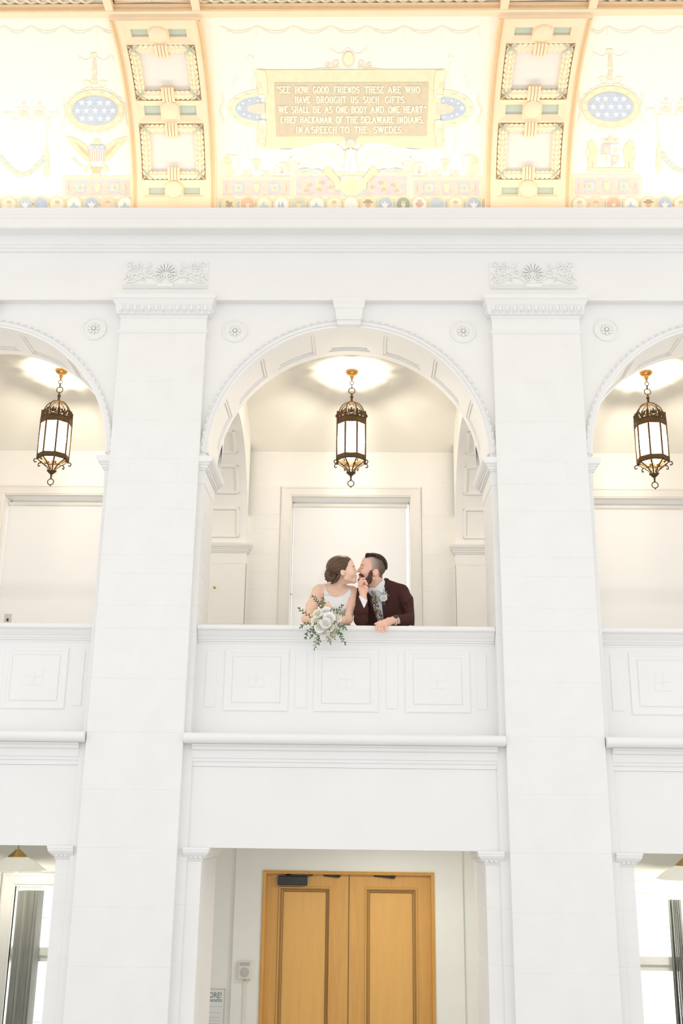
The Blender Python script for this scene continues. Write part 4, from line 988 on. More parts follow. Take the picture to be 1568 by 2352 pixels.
def grotesque(par, x0, x1, y0=417, y1=452, kind=0):     # framed strip of arabesques
    paint('strip_frame', [rc(x0-6, y0-9, x1+6, y1+3)], 'palegold', par, 2); paint('strip_ground', [rc(x0, y0, x1, y1)], 'lilac', par, 3)
    cx = (x0+x1)/2; w = x1-x0; cy = (y0+y1)/2
    if kind == 0:
        for sx in (-1, 1):
            paint('square', [rc(cx+sx*w*.27-11, cy-11, cx+sx*w*.27+11, cy+11)], 'sky', par, 5); paint('square_core', [rc(cx+sx*w*.27-6, cy-6, cx+sx*w*.27+6, cy+6)], 'gold', par, 6); paint('square_dot', [rc(cx+sx*w*.27-3, cy-3, cx+sx*w*.27+3, cy+3)], 'red', par, 7)
            paint('arabesque', sum([band(scr(cx+sx*w*f, cy+dy, 7, sx, 1.3, a), 2.6) for f, dy, a in ((.13, -8, 0), (.13, 9, 2), (.40, -8, 1), (.40, 9, 3))], []), 'gold', par, 4)
            paint('dart', [[(cx+sx*w*.43, cy-13), (cx+sx*w*.46, cy), (cx+sx*w*.43, cy+13), (cx+sx*w*.445, cy)]], 'red', par, 4)
        paint('vase', [[(cx-8, cy-10), (cx+8, cy-10), (cx+6, cy+4), (cx+2, cy+11), (cx-2, cy+11), (cx-6, cy+4)]], 'gold', par, 5)
    else:
        for sx in (-1, 1):
            paint('arabesque', sum([band(scr(cx+sx*w*f, cy+dy, 9, sx, 1.3, a), 3) for f, dy, a in ((.18, -6, 0), (.18, 9, 2), (.30, -9, 1), (.30, 8, 3), (.42, -6, 2), (.42, 9, 0), (.10, 2, 1))], []), 'gold', par, 4)
            paint('leaf', [[(cx+sx*w*f, cy+dy), (cx+sx*(w*f+9), cy+dy-4), (cx+sx*(w*f+14), cy+dy+4), (cx+sx*(w*f+5), cy+dy+5)] for f, dy in ((.16, 2), (.24, -8), (.26, 8), (.35, -2), (.38, 10))], 'red', par, 5)
            paint('leaf', [[(cx+sx*w*f, cy+dy), (cx+sx*(w*f+7), cy+dy-4), (cx+sx*(w*f+9), cy+dy+5)] for f, dy in ((.12, 10), (.22, 0), (.32, 12), (.45, 0))], 'sky', par, 5)
        paint('centre_field', [rc(cx-26, y0, cx+26, y1)], 'palegold', par, 6)
        for a in range(4): paint('quatrefoil', [el(cx+10*math.cos(a*PI/2+PI/4), cy+10*math.sin(a*PI/2+PI/4), 8, 8, 14)], 'gold', par, 7)
        paint('corner', [[(cx-25, y0+1), (cx-12, y0+1), (cx-25, y0+12)], [(cx+25, y0+1), (cx+12, y0+1), (cx+25, y0+12)], [(cx-25, y1-1), (cx-12, y1-1), (cx-25, y1-12)], [(cx+25, y1-1), (cx+12, y1-1), (cx+25, y1-12)]], 'sky', par, 7)
def base_rows(par, x0, x1):
    paint('gold_line', [rc(x0, 456, x1, 463)], 'gold', par, 1); paint('row_ground', [rc(x0, 463, x1, 487)], 'sky', par, 1)
# ---- middle mural
mu = empty('painted_mural', cov(800, 480), 'middle ceiling mural with a lettered scroll tablet and winged angel', 'mural')
mu.location = (0, 0, 0)
base_rows(mu, 503, 1111)
medallions(mu, [526, 568.6, 606, 646, 685.5, 727, 767, 806, 845, 884, 926, 963, 1003, 1046, 1088],
    [('gold', 'beast'), ('red', 'head'), ('cream', 'scene'), ('white', 'ship'), ('green', 'head'), ('white', 'scene'), ('cream', 'head'), ('white', 'eagle'), ('palegold', 'hat'), ('blue', 'eagle'), ('dkgreen', 'head'), ('white', 'cross'), ('sky', 'scene'), ('cream', 'head'), ('blue', 'eagle')])
grotesque(mu, 512, 666, 414, 449); grotesque(mu, 950, 1100, 414, 449); grotesque(mu, 680, 934, 404, 449, 1)
tb = empty('scroll_tablet'); tb.parent = mu
# parchment and dark field
paint('parchment', [[(590, 161), (1018, 160), (1014, 190), (1010, 300), (1016, 340), (842, 340), (826, 330), (812, 322), (800, 318), (788, 322), (774, 332), (758, 341), (606, 341), (612, 300), (608, 190)]], 'frame', tb, 4)
paint('field', [[(630, 190), (984, 189), (979, 312), (826, 312), (806, 328), (786, 313), (635, 313)]], 'tan', tb, 6)
for sx in (-1, 1):
    f = (lambda P: P) if sx < 0 else (lambda P: mir(P, 805))
    paint('scroll_curl', [f([(588, 160), (608, 162), (612, 175), (614, 218), (608, 226), (596, 224), (592, 200), (588, 175)]), f([(594, 276), (612, 278), (612, 300), (606, 338), (598, 338), (594, 320)])], 'palegold', tb, 7)
    paint('scroll_shadow', [f(el(601, 326, 9, 8)), f([(590, 190), (600, 190), (602, 204), (592, 204)]), f([(595, 296), (606, 298), (606, 308), (596, 306)])], 'gold', tb, 8)
    paint('scroll_light', [f(el(601, 221, 8, 4)), f(el(603, 280, 8, 4)), f(el(601, 322, 6, 3))], 'white', tb, 9)
    # star shield peeping out
    sh = empty('star_shield'); sh.parent = mu
    paint('wreath', [f(el(598, 250, 76, 44, 20, PI*.5, PI*1.5))], 'faint', sh, 2)
    paint('rim', [f(el(598, 250, 67, 39, 20, PI*.5, PI*1.5))], 'palegold', sh, 3)
    paint('rim_slots', [f(rc(538+0, 226, 550, 231)), f(rc(536, 266, 549, 271)), f(rc(562, 215, 575, 219)), f(rc(562, 281, 575, 285)), f(rc(526, 246, 532, 256))], 'gold', sh, 4)
    paint('blue_field', [f(el(598, 250, 58, 28, 20, PI*.5, PI*1.5))], 'blue', sh, 4)
    paint('core', [f(el(608, 250, 42, 13, 20, PI*.5, PI*1.5))], 'pink', sh, 5)
    paint('core_lip', [f([(575, 236), (612, 238), (612, 262), (575, 264), (590, 250)])], 'red', sh, 6) if False else None
    for x, y, r in ((549.5, 247.5, 8), (573, 231, 4.5), (592, 231, 4.5), (558, 237, 5), (560, 262, 5), (573, 266, 4.5), (590, 269, 4.5)): paint('star', [f(star(x, y, r))], 'white', sh, 6)
    paint('ribbon', band(f(curve(lambda t: (509+4*math.sin(t*9), 218+70*t))), 3), 'faintr', sh, 3)
    # candelabrum, small scroll-work and lances
    cn = empty('candelabrum'); cn.parent = mu
    paint('stem', band(f([(588, 200), (588, 390)]), 2.2), 'faintr', cn, 2); paint('cup', [f([(577, 366), (600, 366), (595, 376), (590, 380), (586, 380), (581, 376)]), f(rc(584, 380, 593, 392))], 'pink', cn, 3)
    paint('foot_scrolls', sum([band(f(scr(x, 396, r, s_, 1.1, 1)), 2.2) for x, r, s_ in ((574, 8, 1), (602, 8, -1), (562, 7, 1), (614, 7, -1))], []), 'pink', cn, 3)
    paint('lance', band(f([(575, 140), (582, 170), (560, 290), (574, 370)]), 1.6), 'faint', cn, 1); paint('lance_head', [f([(566, 136), (574, 124), (584, 137), (575, 144)])], 'faintb', cn, 2)
    paint('pennant', [f([(540, 170), (545, 180), (540, 196), (530, 204), (536, 190)])], 'faintb', cn, 2)
    # seated griffin at the corner, small roundel
    gr = empty('corner_griffin'); gr.parent = mu
    paint('body', [f([(512, 398), (510, 372), (516, 358), (530, 354), (546, 360), (544, 378), (534, 388), (540, 400), (525, 404)])], 'palegold', gr, 3); paint('wing', [f([(530, 360), (548, 356), (546, 384), (536, 394), (532, 378)])], 'faintb', gr, 4); paint('tail', band(f(scr(522, 368, 10, 1, 1.1, 0)), 2.4), 'gold', gr, 5)
    ro = empty('arched_roundel'); ro.parent = mu
    paint('arch', [f([(626, 404), (630, 384), (640, 374), (654, 372), (664, 380), (666, 404)])], 'palegold', ro, 3); paint('disc', [f(el(645, 390, 14, 14))], 'white', ro, 4); paint('figure', [f([(641, 399), (642, 384), (648, 378), (652, 388), (650, 399)])], 'green', ro, 5); paint('figure_core', [f([(644, 399), (645, 391), (650, 391), (650, 399)])], 'red', ro, 6)
    paint('bracket', [f([(742, 398), (748, 384), (758, 382), (766, 396), (780, 412), (782, 436), (770, 436), (768, 420), (752, 404)])], 'gold', mu, 8)
# lettering: slab-serif capitals as strokes (x 0-1, y 0-1, foot and head serifs where a stroke ends)
def A_(cx, cy, rx, ry, a0, a1, n=12): return [(cx+rx*math.cos(math.radians(a0+(a1-a0)*k/n)), cy+ry*math.sin(math.radians(a0+(a1-a0)*k/n))) for k in range(n+1)]
GLY = {'A': (.9, [[(0.1, 0), (.5, 1)], [(.5, 1), (.9, 0)], [(.25, .33), (.75, .33)]], [(.1, 0), (.9, 0)]),
 'B': (.8, [[(.2, 0), (.2, 1)], [(.2, 1)]+A_(.5, .76, .3, .24, 90, -90)+[(.2, .52)], [(.2, .52)]+A_(.55, .27, .33, .27, 90, -90)+[(.2, 0)]], [(.2, 0), (.2, 1)]),
 'C': (.8, [A_(.55, .5, .42, .5, 45, 315, 18)], []), 'D': (.85, [[(.2, 0), (.2, 1)], [(.2, 1)]+A_(.45, .5, .45, .5, 90, -90)+[(.2, 0)]], [(.2, 0), (.2, 1)]),
 'E': (.75, [[(.2, 0), (.2, 1)], [(.2, 1), (.88, 1), (.88, .84)], [(.2, .52), (.72, .52)], [(.2, 0), (.9, 0), (.9, .18)]], [(.2, 0), (.2, 1)]),
 'F': (.72, [[(.2, 0), (.2, 1)], [(.2, 1), (.88, 1), (.88, .82)], [(.2, .52), (.7, .52)]], [(.2, 0), (.2, 1)]),
 'G': (.85, [A_(.52, .5, .42, .5, 45, 330, 18), [(.6, .42), (.92, .42)], [(.88, .42), (.88, .1)]], []), 'H': (.85, [[(.2, 0), (.2, 1)], [(.8, 0), (.8, 1)], [(.2, .52), (.8, .52)]], [(.2, 0), (.2, 1), (.8, 0), (.8, 1)]),
 'I': (.38, [[(.5, 0), (.5, 1)]], [(.5, 0), (.5, 1)]), 'K': (.85, [[(.2, 0), (.2, 1)], [(.22, .42), (.85, 1)], [(.42, .58), (.9, 0)]], [(.2, 0), (.2, 1), (.87, 0), (.82, 1)]),
 'L': (.72, [[(.2, 0), (.2, 1)], [(.2, 0), (.9, 0), (.9, .2)]], [(.2, 0), (.2, 1)]), 'M': (1.05, [[(.15, 0), (.15, 1)], [(.85, 0), (.85, 1)], [(.15, 1), (.5, .2)], [(.5, .2), (.85, 1)]], [(.15, 0), (.85, 0)]),
 'N': (.85, [[(.2, 0), (.2, 1)], [(.8, 0), (.8, 1)], [(.2, 1), (.8, 0)]], [(.2, 0), (.8, 1)]), 'O': (.9, [A_(.5, .5, .42, .5, 0, 360, 24)], []),
 'P': (.78, [[(.2, 0), (.2, 1)], [(.2, 1)]+A_(.52, .74, .34, .26, 90, -90)+[(.2, .48)]], [(.2, 0)]), 'R': (.85, [[(.2, 0), (.2, 1)], [(.2, 1)]+A_(.5, .76, .32, .24, 90, -90)+[(.2, .52)], [(.45, .5), (.88, 0)]], [(.2, 0), (.2, 1), (.88, 0)]),
 'S': (.72, [A_(.5, .75, .36, .25, 30, 270, 12)+A_(.5, .26, .38, .26, 90, -150, 12)], []), 'T': (.78, [[(.5, 0), (.5, 1)], [(.06, .82), (.06, 1), (.94, 1), (.94, .82)]], [(.5, 0)]),
 'U': (.85, [[(.2, 1)]+A_(.5, .3, .3, .3, 180, 360)+[(.8, 1)]], [(.2, 1), (.8, 1)]), 'V': (.88, [[(.08, 1), (.5, 0)], [(.5, 0), (.92, 1)]], [(.08, 1), (.92, 1)]),
 'W': (1.15, [[(.05, 1), (.28, 0)], [(.28, 0), (.5, 1)], [(.5, 1), (.72, 0)], [(.72, 0), (.95, 1)]], [(.05, 1), (.5, 1), (.95, 1)]), 'Y': (.85, [[(.08, 1), (.5, .48)], [(.92, 1), (.5, .48)], [(.5, .5), (.5, 0)]], [(.08, 1), (.92, 1), (.5, 0)]),
 '.': (.32, [[(.3, 0), (.7, 0)], [(.3, .1), (.7, .1)]], []), ',': (.32, [[(.5, .1), (.3, -.18)], [(.35, .06), (.7, .06)]], []), '"': (.42, [[(.25, 1.05), (.3, .72)], [(.7, 1.05), (.75, .72)]], [])}
def word_polys(word, x0, x1, yc, hh, wt, dx=0, dy=0):
    tot = sum(GLY[c][0] for c in word); sc = (x1-x0)/tot; out = []; x = x0
    for ch in word:
        w, strokes, ser = GLY[ch]; gw = w*sc; mp = lambda p: (x+gw*.06+p[0]*gw*.88+dx, yc+hh-p[1]*2*hh+dy)
        for st in strokes: out += band([mp(p) for p in st], wt*(1.0 if len(st) != 2 or abs(st[0][0]-st[1][0])*gw < abs(st[0][1]-st[1][1])*2*hh else .72))
        for p in ser: q = mp(p); out += band([(q[0]-gw*.17-.6, q[1]), (q[0]+gw*.17+.6, q[1])], 1.7)
        x += gw
    return out
LINES = ((206, (('"SEE', 635, 667), ('HOW', 676.6, 708), ('GOOD', 718, 755), ('FRIENDS', 766, 826), ('THESE', 837, 882), ('ARE', 889.5, 921), ('WHO', 930, 964.5))),
 (229, (('HAVE', 676.6, 712), ('BROUGHT', 725.7, 795), ('US', 804, 822.6), ('SUCH', 833, 871), ('GIFTS.', 883, 933))),
 (251.5, (('WE', 638.7, 662), ('SHALL', 668.6, 711), ('BE', 717.7, 737), ('AS', 744.5, 763.7), ('ONE', 771, 798.5), ('BODY', 806, 842.7), ('AND', 850, 882), ('ONE', 891, 917.7), ('HEART."', 925.7, 979))),
 (275, (('CHIEF', 643, 683), ('HACKAMAN,', 688.7, 765), ('OF', 771, 788), ('THE', 794, 822.6), ('DELAWARE', 828, 905), ('INDIANS,', 912, 973.5))),
 (298, (('IN', 679, 695), ('A', 699, 711), ('SPEECH', 714.6, 774), ('TO', 781.5, 802.5), ('THE', 813, 842.7), ('SWEDES.', 857, 926.6))))
for yc, words in LINES:
    for wd_, x0, x1 in words:
        o = paint1('word_shadow', word_polys(wd_, x0, x1, yc, 6.9, 3.1, 1.3, 1.5), 'goldd', tb, 7); o['kind'] = 'stuff'
        o = paint1('word', word_polys(wd_, x0, x1, yc, 6.9, 3.1), 'letter', tb, 9); o['kind'] = 'stuff'
# mask and scrolls on top, angel below
mk = empty('mask_ornament'); mk.parent = mu
paint('mask', [el(800, 135, 11, 15)], 'palegold', mk, 4); paint('mask_rim', [el(800, 137, 14, 19)], 'pink', mk, 3)
paint('scrolls', sum([band(scr(x, y, r, sd, 1.2, a), 2.6) for x, y, r, sd, a in ((772, 146, 9, 1, 2), (828, 146, 9, -1, 2), (752, 150, 7, -1, 3), (848, 150, 7, 1, 3))], [])+band([(780, 154), (745, 158), (722, 160)], 2.5)+band([(820, 154), (855, 158), (878, 160)], 2.5), 'pink', mk, 3)
paint('drape', band(curve(lambda t: (758+42*t, 110+14*math.sin(PI*t))), 3)+band(curve(lambda t: (800+42*t, 110+14*math.sin(PI*t))), 3)+band([(758, 104), (758, 122)], 2)+band([(842, 104), (842, 122)], 2), 'faintb', mk, 2)
an = empty('winged_angel'); an.parent = mu
for sx in (-1, 1):
    f = (lambda P: P) if sx < 0 else (lambda P: mir(P, 805))
    paint('wing', [f([(794, 352), (780, 336), (760, 327), (735, 328), (700, 336), (664, 343), (640, 344), (672, 360), (660, 366), (690, 374), (680, 382), (712, 386), (742, 388), (768, 388), (790, 378)])], 'white', an, 5)
    for k in range(9): paint('feather', band(f(curve(lambda t: (782-8*k*t*1.0-95*t, 340+5*k-2+(4+k*2.2)*t), 8)), 1.3), 'faint' if k % 2 else 'palegold', an, 6)
    paint('sea', [f([(682, 390), (712, 384), (742, 392), (730, 398), (700, 394)])], 'sky', an, 4)
paint('halo', [el(805, 325, 12, 8)], 'sky', an, 7); paint('head', [el(805, 331, 8, 10)], 'pink', an, 8); paint('hair', [[(794, 342), (796, 326), (805, 319), (814, 326), (816, 342), (811, 340), (810, 328), (805, 325), (799, 328), (799, 340)]], 'palegold', an, 9)
paint('robe', [[(794, 345), (805, 341), (816, 345), (821, 372), (822, 392), (805, 400), (788, 392), (789, 372)]], 'white', an, 8); paint('robe_fold', band([(795, 352), (790, 390)], 2.5)+band([(806, 360), (803, 396)], 2)+band([(815, 352), (820, 390)], 2.5), 'sky', an, 9); paint('arms', [[(790, 346), (796, 345), (793, 366), (790, 372)], [(814, 345), (820, 346), (820, 372), (817, 366)]], 'pink', an, 9)
# swags along the top
def swags(par, xs, y=60):
    for a, b in zip(xs[:-1], xs[1:]): paint('swag', band(curve(lambda t: (a+(b-a)*t, y+12*math.sin(PI*t)), 12), 3), 'faint', par, 1); paint('swag_fringe', band(curve(lambda t: (a+(b-a)*t, y+17*math.sin(PI*t)), 12), 1.4), 'faintr', par, 1); paint('tassel', band([(b, y), (b-2, y+26)], 2), 'faintb', par, 1)
swags(mu, [505, 590, 675, 760, 842, 928, 1015, 1100])
# ---- side murals with starred ovals
def side_mural(cx, cy, lab, eagle, gx, gdir):
    o = empty('painted_mural', (0, 0, 0), lab, 'mural')
    ov = empty('starred_oval'); ov.parent = o
    paint('wreath', [el(cx, cy, 70, 53, 40)], 'faintb', ov, 1); paint('wreath_leaves', [el(cx+67*math.cos(a), cy+50*math.sin(a), 5, 4, 8) for a in [2*PI*k/22 for k in range(22)]], 'palegold', ov, 2)
    paint('rim', [el(cx, cy, 66, 48, 40)], 'palegold', ov, 3); paint('rim_edge', sum([band([(cx+rx*math.cos(2*PI*k/40), cy+ry*math.sin(2*PI*k/40)) for k in range(41)], 1.6) for rx, ry in ((65, 47), (54, 35))], []), 'gold', ov, 4)
    paint('slots', [[(cx+r_*math.cos(a+d_)*1.0, cy+r_*.70*math.sin(a+d_)) for r_, d_ in ((56, -.1), (62, -.1), (62, .1), (56, .1))] for a in [2*PI*k/12+.26 for k in range(12)]], 'gold', ov, 4)
    paint('blue_field', [el(cx, cy, 52, 33, 40)], 'blue', ov, 5)
    for dy, xs in ((-18, (-30, -12, 11, 30)), (0, (-40, -20, 1, 21, 41)), (18, (-29, -9, 12, 30))):
        for dx in xs: paint('star', [star(cx+dx, cy+dy, 8.4, .05*dx/40)], 'white', ov, 6)
    fi = empty('finial_ornament'); fi.parent = o
    paint('top_scroll', band(scr(cx-18, cy-58, 12, 1, 1.1, 3.6), 3)+band(scr(cx+18, cy-58, 12, -1, 1.1, 3.6), 3), 'palegold', fi, 2); paint('spindle', [[(cx-5, cy-60), (cx-8, cy-72), (cx-3, cy-84), (cx-6, cy-104), (cx-3, cy-132), (cx+2, cy-132), (cx+3, cy-104), (cx+5, cy-84), (cx+3, cy-72), (cx+5, cy-60)]], 'pink', fi, 2)
    paint('spindle_collar', [el(cx-2, cy-90, 6, 4), rc(cx-9, cy-70, cx+5, cy-66), el(cx-3, cy-128, 8, 5)], 'palegold', fi, 3); paint('drape', band(curve(lambda t: (cx-40+38*t, cy-126+10*math.sin(PI*t))), 2.6)+band(curve(lambda t: (cx+38*t, cy-126+10*math.sin(PI*t))), 2.6)+band([(cx-40, cy-126), (cx-38, cy-112)], 2)+band([(cx+40, cy-126), (cx+42, cy-112)], 2), 'faintb', fi, 2)
    for sx in (-1, 1): paint('ribbon', band(curve(lambda t: (cx+sx*(71+2*math.sin(t*8)), cy-34+70*t)), 2.6), 'faintr', fi, 3)
    if eagle:
        e = empty('spread_eagle'); e.parent = o; ey = cy+88
        for sx in (-1, 1):
            f = (lambda P: P) if sx < 0 else (lambda P: mir(P, cx+4))
            paint('wing', [f([(cx-12, ey+14), (cx-20, ey-8), (cx-40, ey-22), (cx-66, ey-30), (cx-60, ey-16), (cx-46, ey-2), (cx-30, ey+20), (cx-16, ey+30)])], 'gold', e, 3); paint('feather', sum([band(f([(cx-14, ey+10+3*k), (cx-32-4*(3-k), ey-8+6*k-6)]), 1.3) for k in range(4)], []), 'goldd', e, 4); paint('leg', [f([(cx-12, ey+32), (cx-22, ey+44), (cx-26, ey+52), (cx-18, ey+50), (cx-6, ey+40)])], 'gold', e, 3)
        paint('tail', [[(cx-10, ey+42), (cx+18, ey+42), (cx+10, ey+58), (cx+4, ey+54), (cx-4, ey+58)]], 'goldd', e, 3); paint('neck', [[(cx-6, ey-6), (cx-4, ey-20), (cx+4, ey-24), (cx+12, ey-20), (cx+12, ey-6)]], 'gold', e, 3)
        sh = empty('striped_shield'); sh.parent = o; x0, x1 = cx-14, cx+23
        paint('ground', [[(x0, ey-9), (x1, ey-9), (x1, ey+26), (cx+12, ey+32), (cx+4, ey+35), (cx-4, ey+32), (x0, ey+26)]], 'white', sh, 5); paint('chief', [rc(x0, ey-9, x1, ey+1)], 'blue', sh, 6); paint('stripe', [rc(x0+1+k*(x1-x0)/7, ey+1, x0+1+k*(x1-x0)/7+2.8, ey+29) for k in range(7)], 'red', sh, 6)
        for k in range(3): paint('star', [star(x0+6+k*12.4, ey-4, 3.6)], 'white', sh, 7)
        paint('branch', band([(cx-50, ey+24), (cx-30, ey+38)], 1.6)+[el(cx-50+3*k, ey+22+3*k, 5, 2, 6) for k in range(7)], 'green', e, 2)
        paint('pedestal_scroll', band(scr(cx-12, ey+64, 6, 1), 2)+band(scr(cx+18, ey+64, 6, -1), 2)+[el(cx+3, ey+62, 9, 7)], 'palegold', e, 4)
    else:
        e = empty('coat_of_arms'); e.parent = o; ey = cy+108
        paint('shield', [[(cx-20, ey-22), (cx+20, ey-22), (cx+22, ey), (cx+14, ey+22), (cx, ey+32), (cx-14, ey+22), (cx-22, ey)]], 'white', e, 4)
        paint('quarter', [[(cx-20, ey-22), (cx, ey-22), (cx, ey+2), (cx-22, ey+2)], [(cx, ey+2), (cx+21, ey+2), (cx+14, ey+22), (cx, ey+31)]], 'lilac', e, 5); paint('charge', [el(cx-10, ey-10, 5, 7), el(cx+9, ey+12, 5, 7), el(cx+10, ey-10, 4, 7), el(cx-9, ey+12, 4, 7)], 'gold', e, 6)
        paint('crown', [[(cx-16, ey-26), (cx-18, ey-36), (cx-8, ey-31), (cx, ey-44), (cx+8, ey-31), (cx+18, ey-36), (cx+16, ey-26)]], 'pink', e, 5); paint('plinth', [rc(cx-54, ey+32, cx+54, ey+42)], 'gold', e, 3)
        for sx in (-1, 1):
            f = (lambda P: P) if sx < 0 else (lambda P: mir(P, cx))
            paint('lion', [f([(cx-34, ey+32), (cx-32, ey+10), (cx-28, ey-6), (cx-34, ey-20), (cx-44, ey-32), (cx-52, ey-26), (cx-52, ey-14), (cx-46, ey-2), (cx-52, ey+12), (cx-50, ey+32), (cx-44, ey+32), (cx-42, ey+16), (cx-40, ey+32)])], 'gold', e, 4); paint('tail', band(f(curve(lambda t: (cx-50-6*math.sin(t*4), ey+20-50*t))), 2.4), 'gold', e, 3)
    # fretted band, cord and garland towards the outer edge
    fb = empty('fret_and_garland'); fb.parent = o; Xf = lambda x: gx+gdir*x; Yg = cy+5
    P = [(0, 0), (14, 0), (18, 0), (18, -0), (32, 0), (32, 14), (46, 14), (46, -14), (76, -14), (76, 14), (90, 14), (90, 0)]
    fret = [(0, Yg), (22, Yg), (22, Yg+14), (36, Yg+14), (36, Yg-12), (58, Yg-12), (58, Yg+14), (72, Yg+14), (72, Yg-12), (94, Yg-12), (94, Yg+14), (108, Yg+14), (108, Yg), (130, Yg)]
    paint('fret', band([(Xf(x), y) for x, y in fret], 3), 'faintr', fb, 2); paint('fret_motif', [el(Xf(47), Yg+2, 7, 7), el(Xf(83), Yg+2, 7, 7), [(Xf(41), Yg-24), (Xf(53), Yg-24), (Xf(47), Yg-18)], [(Xf(77), Yg-24), (Xf(89), Yg-24), (Xf(83), Yg-18)]], 'pink', fb, 3)
    paint('cord', band([(Xf(26), Yg+10), (Xf(30), Yg+80)], 1.6), 'palegold', fb, 2)
    paint('tassel', [[(Xf(28), Yg+80), (Xf(34), Yg+80), (Xf(37), Yg+110), (Xf(38), Yg+138), (Xf(30), Yg+152), (Xf(24), Yg+138), (Xf(25), Yg+110)]], 'palegold', fb, 4); paint('tassel_band', [rc(min(Xf(25), Xf(37)), Yg+108, max(Xf(25), Xf(37)), Yg+114), rc(min(Xf(25), Xf(38)), Yg+124, max(Xf(25), Xf(38)), Yg+130)], 'green', fb, 5)
    gar = curve(lambda t: (Xf(36+100*t), Yg+88+54*math.sin(PI*(.08+.84*t))), 24)
    paint('garland', band(gar, 11), 'sky', fb, 2); paint('garland_leaf', [el(x+3*math.sin(i*2), y+3*math.cos(i*3), 5, 3, 7) for i, (x, y) in enumerate(gar)], 'gold', fb, 3); paint('garland_fruit', [el(x, y, 3, 3, 7) for i, (x, y) in enumerate(gar) if i % 4 == 0], 'pink', fb, 4)
    return o
ml = side_mural(218, 254, 'left ceiling mural with starred oval over a spread eagle', True, 137, -1)
base_rows(ml, -40, 304); grotesque(ml, 150, 297, 413, 449)
medallions(ml, [-18, 20, 58, 94, 131, 170, 210, 247, 287], [('cream', 'head'), ('cream', 'head'), ('sky', 'eagle'), ('blue', 'scene'), ('cream', 'head'), ('white', 'scene'), ('blue', 'eagle'), ('pink', 'head'), ('white', 'scene')])
swags(ml, [-60, 10, 70, 145, 222, 290])
mr = side_mural(1402, 245, 'right ceiling mural with starred oval over a crowned coat of arms', False, 1482, 1)
base_rows(mr, 1318, 1630); grotesque(mr, 1320, 1466, 409, 447)
medallions(mr, [1331, 1369, 1409, 1449, 1489, 1527, 1564, 1602], [('cream', 'head'), ('pink', 'head'), ('red', 'head'), ('white', 'scene'), ('palegold', 'hat'), ('blue', 'eagle'), ('cream', 'head'), ('cream', 'head')])
swags(mr, [1350, 1395, 1475, 1560, 1620])
